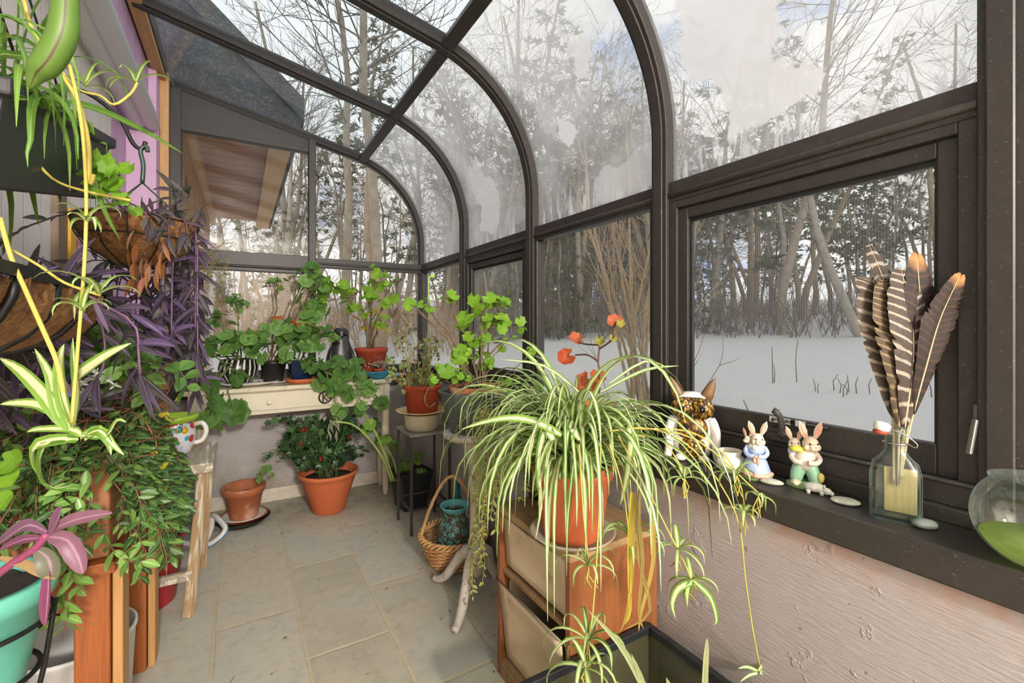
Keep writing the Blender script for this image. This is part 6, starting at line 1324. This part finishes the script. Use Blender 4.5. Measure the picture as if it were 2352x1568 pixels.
# ---- dry moss bundle hanging by the gable window
c = pd(455, 605, 2.3); ms = thing('dried_moss', 'golden dried moss bundle hanging before the gable window', 'ornament', tuple(c)); m = MB()
for k in range(170):
    p = c + V((rp_.gauss(0, .055), rp_.gauss(0, .05), rp_.gauss(0, .065))); q = p
    pts = [p]; d = G()
    for j in range(5): d = (d + G(.8) + V((0, 0, -.2))).normalized(); q = q + d * .022; pts.append(q)
    m.tube(pts, .0013, 3, cap=False)
m.build('strands', leafmat('dry_moss', ['8f7f4a', 'b09c5c', '75683a', 'c4b276', '9c7f42'], None, .2, .8), ms)
m = MB()
for k in range(150): p = c + V((rp_.gauss(0, .07), rp_.gauss(0, .05), rp_.gauss(0, .08))); oval(m, p, G(), G(), U(.008, .016), .006, n=2)
m.build('flakes', leafmat('moss_flakes', ['a8975a', '7f7040', 'c9b97f', '6a6a3a'], None, .3, .8), ms); MB().tube([c + V((0, 0, .08)), c + V((-.02, 0, .4)), V((-.33, c.y + .1, 2.58))], .0012, 4).build('thread', plain('5a5240', .8), ms)
# ---- redwood plant stand
RWD = woodmat('redwood', '7a3f1c', 'a85f2c', 2, 9, .45); RWL = woodmat('pale_redwood', 'a5753f', 'c49a62', 2, 9, .5); RWH = woodmat('redwood_beam', '7a3f1c', 'a85f2c', 1, 9, .45)
rs_ = thing('plant_stand', 'redwood plank stand carrying the trailing vine planter', 'stand', (-.37, 1.4, 0)); zt2 = .60
for x, y in ((-.29, 1.96), (-.29, 1.47), (-.49, 1.96), (-.49, 1.47)):
    l_ = MB().box((x - .042, y - .045, 0), (x + .022, y + .045, zt2 - .03)).build('leg', RWD, rs_, bevel=.004); MB().box((x + .024, y - .030, 0), (x + .044, y + .045, zt2 - .035)).build('leg_face', RWL, l_, bevel=.003)
for x in (-.50, -.415, -.33): MB().box((x, 1.38, zt2 - .028), (x + .08, 2.02, zt2)).build('top_board', RWH, rs_, bevel=.004)
MB().box((-.468, 1.44, zt2 - .12), (-.332, 1.462, zt2 - .03)).build('apron_board', RWH, rs_, bevel=.003)
# ---- trough planter with trailing vinca
tv = thing('trough_planter', 'long clay-coloured trough of trailing green vinca on the redwood stand', 'planter', (-.36, 1.4, zt2)); cl = terr('clay_trough', 'b07552', 'c49a7d'); m = MB()
m.box((-.49, 1.41, zt2), (-.265, 1.88, zt2 + .20)); m.box((-.50, 1.40, zt2 + .20), (-.255, 1.89, zt2 + .235)); m.build('trough', cl, tv, bevel=.008); m = MB().box((-.48, 1.42, zt2 + .235), (-.275, 1.87, zt2 + .245)).build('soil', SOIL, tv)
VIN = leafmat('vinca_leaf', ['2f4f28', '3f6535', '58823f', '2a4024', '7aa04c', '466a3a'], '9fbf7a', .3, .35, 'mid'); VINY = leafmat('vinca_yellow', ['c9b03a', 'd8c850', 'b08f3a'], None, .4, .5)
lf, st = MB(), MB(); tr = []; zs = zt2 + .25
for k in range(190):
    p = V((U(-.48, -.28), U(1.42, 1.87), zs)); a = U(-1.8, 1.8); tr.append(xcl(fall(p, V((math.cos(a), math.sin(a), U(.2, 1.5))), U(.10, .24), 8, .2, .22, zs - .03), -.23))
for k in range(95):
    y = U(1.42, 1.87); p = V((-.275 + U(-.05, .02), y, zs + U(-.01, .03))); L = U(.2, .44); a = U(-.9, .9); pt = fall(p, V((math.cos(a) * .6, math.sin(a) * .6, .35)), L, 11, .34, .12)
    for q in pt: q.x = max(q.x, -.245 + U(0, .02)) if q.z < zs - .02 else q.x
    for q in pt: q.x = min(q.x, -.25 + .10 * min(1, max(0, (zs - q.z) / .25)) + U(0, .012)) 
    xcl(pt, -.15)
    tr.append(pt)
for k in range(14):
    p = V((U(-.42, -.27), U(1.83, 1.9), zs)); pt = xcl(fall(p, V((U(-.1, .4), .7, U(-.1, .5))), U(.2, .5), 11, .34, .14), -.15); tr.append(pt)
for k in range(34):
    p = V((U(-.50, -.28), 1.41, zs + U(-.02, .02))); pt = fall(p, V((U(-.3, .3), -1, U(.1, .6))), U(.12, .34), 10, .36, .13)
    for q in pt: q.y = min(q.y, 1.385 - U(0, .02)) if q.z < zs - .02 else q.y
    tr.append(xcl(pt, -.2))
trails(lf, st, tr, dict(droop=.15, n=3), .027, .0013, True, 0, (.020, .040), .52)
lf.clampx(HW + .006); lf.build('leaves', VIN, tv); m = MB()
for k in range(70): p = V((U(-.45, -.17), U(1.36, 1.95), zs + U(-.2, .08))); oval(m, p, G(), TOCAM + G(.4), U(.018, .034), U(.012, .018))
m.build('yellow_leaves', VINY, tv)
lf, tr = MB(), []
for pts, d in (([(300, 1200), (330, 1260), (310, 1290), (350, 1300)], 1.05), ([(230, 1180), (250, 1250), (300, 1290), (345, 1280)], 1.0), ([(360, 1200), (390, 1240), (400, 1270), (380, 1290)], 1.3), ([(200, 1080), (90, 1190), (130, 1300), (150, 1400), (145, 1460)], .95), ([(210, 1100), (140, 1220), (170, 1330), (200, 1360)], .95)): tr.append(smooth([pd(u, v, d) for u, v in pts], 3))
trails(lf, st, tr, dict(droop=.15, n=4), .022, .0014, True, 0, (.032, .046), .5); st.build('stems', plain('6e4636', .7, var=.3), tv); lf.build('front_leaves', leafmat('vinca_leaf_bright', ['5f9040', '7fb052', '9cc46a', '6fa048'], 'c5dba0', .3, .3, 'mid'), tv)
tw = MB()
for k in range(150):
    p = V((U(-.45, -.27), U(1.41, 1.95), zs + .01)); tw.tube(xcl(fall(p, V((U(-.2, .6), U(-1, 1), U(0, .8))), U(.1, .25), 7, .15, .3, zs - .02), -.18), .0016, 4)
tw.build('dead_vines', plain('7d4a35', .8, var=.3), tv)
# ---- dusty miller sprigs
dm_ = thing('dusty_miller', 'silvery white dusty miller sprigs above the vinca trough', 'plant', tuple(pd(60, 930, 1.0))); SIL = plain('b9bdb5', .7, var=.1); m = MB(); l2 = MB()
for pts, d in (([(-10, 905), (60, 915), (140, 905), (200, 875), (225, 855)], 1.0), ([(140, 905), (190, 900), (230, 910)], 1.0), ([(-10, 895), (30, 890), (48, 900), (30, 912)], .95), ([(-10, 880), (30, 878), (60, 890)], .95), ([(200, 872), (240, 870), (265, 885)], 1.02)):
    P = smooth([pd(u, v, d) for u, v in pts], 4); m.tube(P, .0022, 6)
    for p in P[3:]:
        for k in range(3): oval(l2, p, G() + V((0, 0, .2)), TOCAM, U(.010, .02), .006, n=2)
m.build('stems', SIL, dm_); l2.build('leaves', leafmat('silver_leaf', ['b5bab2', 'c9cdc6', '9aa39a'], None, .2, .7), dm_)
# ---- weathered bench
be = thing('bench', 'weathered plank bench with pale splayed legs', 'bench', (-.3, 2.43, 0)); GW2 = woodmat('weathered_plank', '8a7d6b', 'b5a894', 1, 9, .8, wear='d5cdbd'); LG = woodmat('bare_leg_wood', '9a7a52', 'bfa27a', 2, 9, .7, wear='cfc4ae')
rows = MB(); 
for x, w_ in ((-.50, .20), (-.295, .20)): MB().box((x, 2.22, .545), (x + w_, 2.62, .585)).build('top_plank', GW2, be, bevel=.008, seg=3)
for a, b, mt in (((-.13, 2.27, .545), (-.175, 2.19, 0), LG), ((-.125, 2.56, .545), (-.16, 2.60, 0), LG), ((-.47, 2.27, .545), (-.45, 2.20, 0), LG), ((-.47, 2.56, .545), (-.45, 2.60, 0), LG)): MB().beam(b, a, .030, .034).build('leg', mt, be, bevel=.003)
MB().beam((-.165, 2.205, .155), (-.455, 2.215, .15), .022, .035).build('stretcher', GW2, be, bevel=.003)
# ---- talavera jug
c = V((-.245, 2.46, .585)); tj = thing('painted_jug', 'multicoloured folk-painted ceramic jug with a lime rim on the bench', 'jug', tuple(c))
def mat_tal():
    t = NT('folk_glaze'); o = t.tex(); v = t.n('ShaderNodeTexVoronoi', {'Vector': o, 'Scale': 32.0}); d = v.outputs['Distance']; cc = t.n('ShaderNodeSeparateXYZ', {0: v.outputs['Color']}).outputs[0]
    c = t.ramp(cc, [(0, 'c8322a'), (.25, 'e0b52a'), (.45, '2f5aa5'), (.62, '3f9a9a'), (.8, 'd0d6e0')], 'CONSTANT'); c = t.mix(t.ramp(d, [(.5, 0.0), (.56, 1.0)]), c, 'ccd0da'); c = t.mix(t.ramp(t.math('ABSOLUTE', t.math('SUBTRACT', d, .32)), [(.02, 1.0), (.05, 0.0)]), c, '1d2a55'); return t.end(t.pbr(c, .2))
MB().lathe([(0, 0), (.055, 0), (.062, .01), (.075, .05), (.078, .09), (.070, .13), (.068, .145), (.062, .145), (.07, .09), (0, .05)], c, 40).build('body', mat_tal(), tj)
MB().lathe([(.064, .140), (.072, .138), (.082, .155), (.084, .165), (.076, .168), (.066, .152)], c, 40, wob=lambda a, z: 1 + .03 * math.cos(6 * a)).build('lime_rim', plain('a9cf3a', .25, var=.08), tj)
hdx = V((.85, -.1, 0)).normalized(); MB().tube(smooth([c + hdx * .066 + V((0, 0, .12)), c + hdx * .10 + V((0, 0, .125)), c + hdx * .115 + V((0, 0, .09)), c + hdx * .10 + V((0, 0, .05)), c + hdx * .070 + V((0, 0, .04))], 4), .010, 10).build('handle', CER, tj)
# ---- red bucket
c = V((-.345, 2.39, 0)); rb = thing('red_bucket', 'glossy red bucket holding a dark nursery pot under the bench', 'bucket', tuple(c)); MB().lathe([(0, 0), (.108, 0), (.112, .004), (.142, .26), (.148, .262), (.148, .275), (.140, .275), (.106, .012), (0, .012)], c, 44).build('bucket', plain('a51f24', .25, var=.1, scale=8), rb); MB().tube(smooth([c + V((.146 * math.cos(a), .146 * math.sin(a) * 1, .262 - .09 * math.sin(a))) for a in (PI * k / 10 for k in range(11))], 2), .002, 6).build('bail', plain('b5b3b0', .3, .8), rb)
c2 = c + V((0, 0, .012)); np_ = thing('potted_plant', 'small leafy plant in a dark nursery pot standing in the red bucket', 'plant', tuple(c2)); pot(np_, plain('26282b', .5), c2, .075, .098, .30, .03, .005)
lf, st = MB(), MB(); trails(lf, st, [fall(c2 + V((U(-.05, .05), U(-.05, .05), .29)), V((U(-.3, 1), U(-1, .3), 1)), U(.1, .2), 7, .3, .2, .25) for k in range(16)], dict(droop=.15), .025, .0014, True, 0, (.025, .045), .5); st.build('stems', STEM, np_); lf.build('leaves', VIN, np_)
# ---- white bucket
c = V((-.395, 1.72, 0)); o = MB().lathe([(0, 0), (.112, 0), (.116, .005), (.130, .265), (.134, .268), (.134, .28), (.127, .28), (.110, .02), (0, .02)], c, 44).build('white_bucket', plain('d5d4d0', .4, var=.05), None, c); tag(o, 'white plastic bucket on the floor under the redwood stand', 'bucket')
MATS['bk'] = plain('101112', .3)
# ---- teal pot in wire holder
c = V((-.40, 1.17, .55))
ws = thing('wire_pot_holder', 'black wire holder ring around the teal pot', 'stand', (c.x, c.y, 0)); tpz = .50
tq = thing('tradescantia_pot', 'purple striped tradescantia in a teal plastic pot at the lower left corner', 'plant', (c.x, c.y, tpz)); cc = V((c.x, c.y, tpz))
TEAL = plain('5fae9a', .4, var=.12, scale=14); pot(tq, TEAL, cc, .062, .098, .19, .04, .010, .02)
m = MB()
for z, r in ((.615, .098), (.52, .080)): m.tube([V((c.x + r * math.cos(a), c.y + r * math.sin(a), z)) for a in (2 * PI * k / 40 for k in range(40))], .0045, 7, closed=True)
m.build('ring', IRB, ws)
for k in range(3): a = .5 + k * 2.094; MB().tube(smooth([V((c.x + .103 * math.cos(a), c.y + .103 * math.sin(a), .615)), V((c.x + .088 * math.cos(a), c.y + .088 * math.sin(a), .50)), V((c.x + .06 * math.cos(a), c.y + .06 * math.sin(a), .3)), V((c.x + .12 * math.cos(a), c.y + .12 * math.sin(a), .004))], 4), .0045, 7).build('leg', IRB, ws)
TRP = leafmat('purple_striped_leaf', ['8a3f6a', '7a5570', '9a6a7d', '6f7a62'], 'c9a0b5', .3, .4, 'mid'); m = MB(); s_ = MB(); D = .72
def pxo(mb, pts, w, d=D): n = len(pts); mb.blade(smooth([pd(u, v, d) for u, v in pts], 3), lambda t: max(.0008, w * math.sin(PI * min(1, t * .93 + .05)) ** .7), -FW + V((0, 0, .5)), .3)
for pts, w in (([(112, 1222), (160, 1198), (210, 1185), (258, 1178)], .020), ([(112, 1232), (155, 1240), (180, 1280), (190, 1316)], .028), ([(85, 1262), (110, 1280), (118, 1310), (105, 1330)], .030), ([(112, 1300), (112, 1350), (108, 1400), (104, 1436)], .018), ([(108, 1222), (70, 1205), (30, 1225), (-10, 1255)], .020), ([(100, 1235), (50, 1240), (0, 1262)], .014), ([(118, 1225), (135, 1190), (142, 1160)], .018)): pxo(m, pts, w)
dr = MB(); pxo(dr, [(0, 1280), (60, 1295), (100, 1315), (130, 1328)], .014)
s_.tube(smooth([pd(u, v, D) for u, v in ((-20, 1330), (30, 1292), (80, 1260), (108, 1225))], 4), .006, 8)
m.build('leaves', TRP, tq); dr.build('dry_leaf', DRY, tq); s_.build('stem', plain('8a3f62', .5), tq)
# green leaves near the left edge
gl_ = MB()
for u, v, s in ((25, 1062, .045), (20, 1095, .04), (10, 1150, .035)): gleaf(gl_, pd(u, v, .8), TOCAM + V((0, 0, .6)), RT + V((0, 0, -.3)), s, 7, .05)
gl_.build('broad_leaves', GERB, tv)
# ---- floor litter
m = MB()
for k in range(150):
    if k % 2: x, y = U(-.1, 1.0), U(2.5, 3.2)
    elif k % 3: x, y = U(.65, 1.0), U(1.3, 2.9)
    else: x, y = U(-.25, .7), U(1.5, 3)
    oval(m, V((x, y, .003)), V((U(-1, 1), U(-1, 1), .15)), V((0, 0, 1)), U(.006, .022), U(.003, .008), n=2)
tag(m.build('leaf_litter', DRY, None), 'dry leaf bits scattered over the tile floor', 'litter', None, 'stuff')
sc = bpy.context.scene
sc.view_settings.view_transform = 'Standard'; sc.view_settings.look = 'None'; sc.view_settings.gamma = 1; sc.view_settings.use_curve_mapping = False
sc.view_settings.exposure = EXPO
sc.cycles.max_bounces = 8; sc.cycles.diffuse_bounces = 4; sc.cycles.glossy_bounces = 3; sc.cycles.transmission_bounces = 6; sc.cycles.transparent_max_bounces = 16
sc.cycles.caustics_reflective = False; sc.cycles.caustics_refractive = False; sc.cycles.sample_clamp_indirect = 6
sc.cycles.use_denoising = True
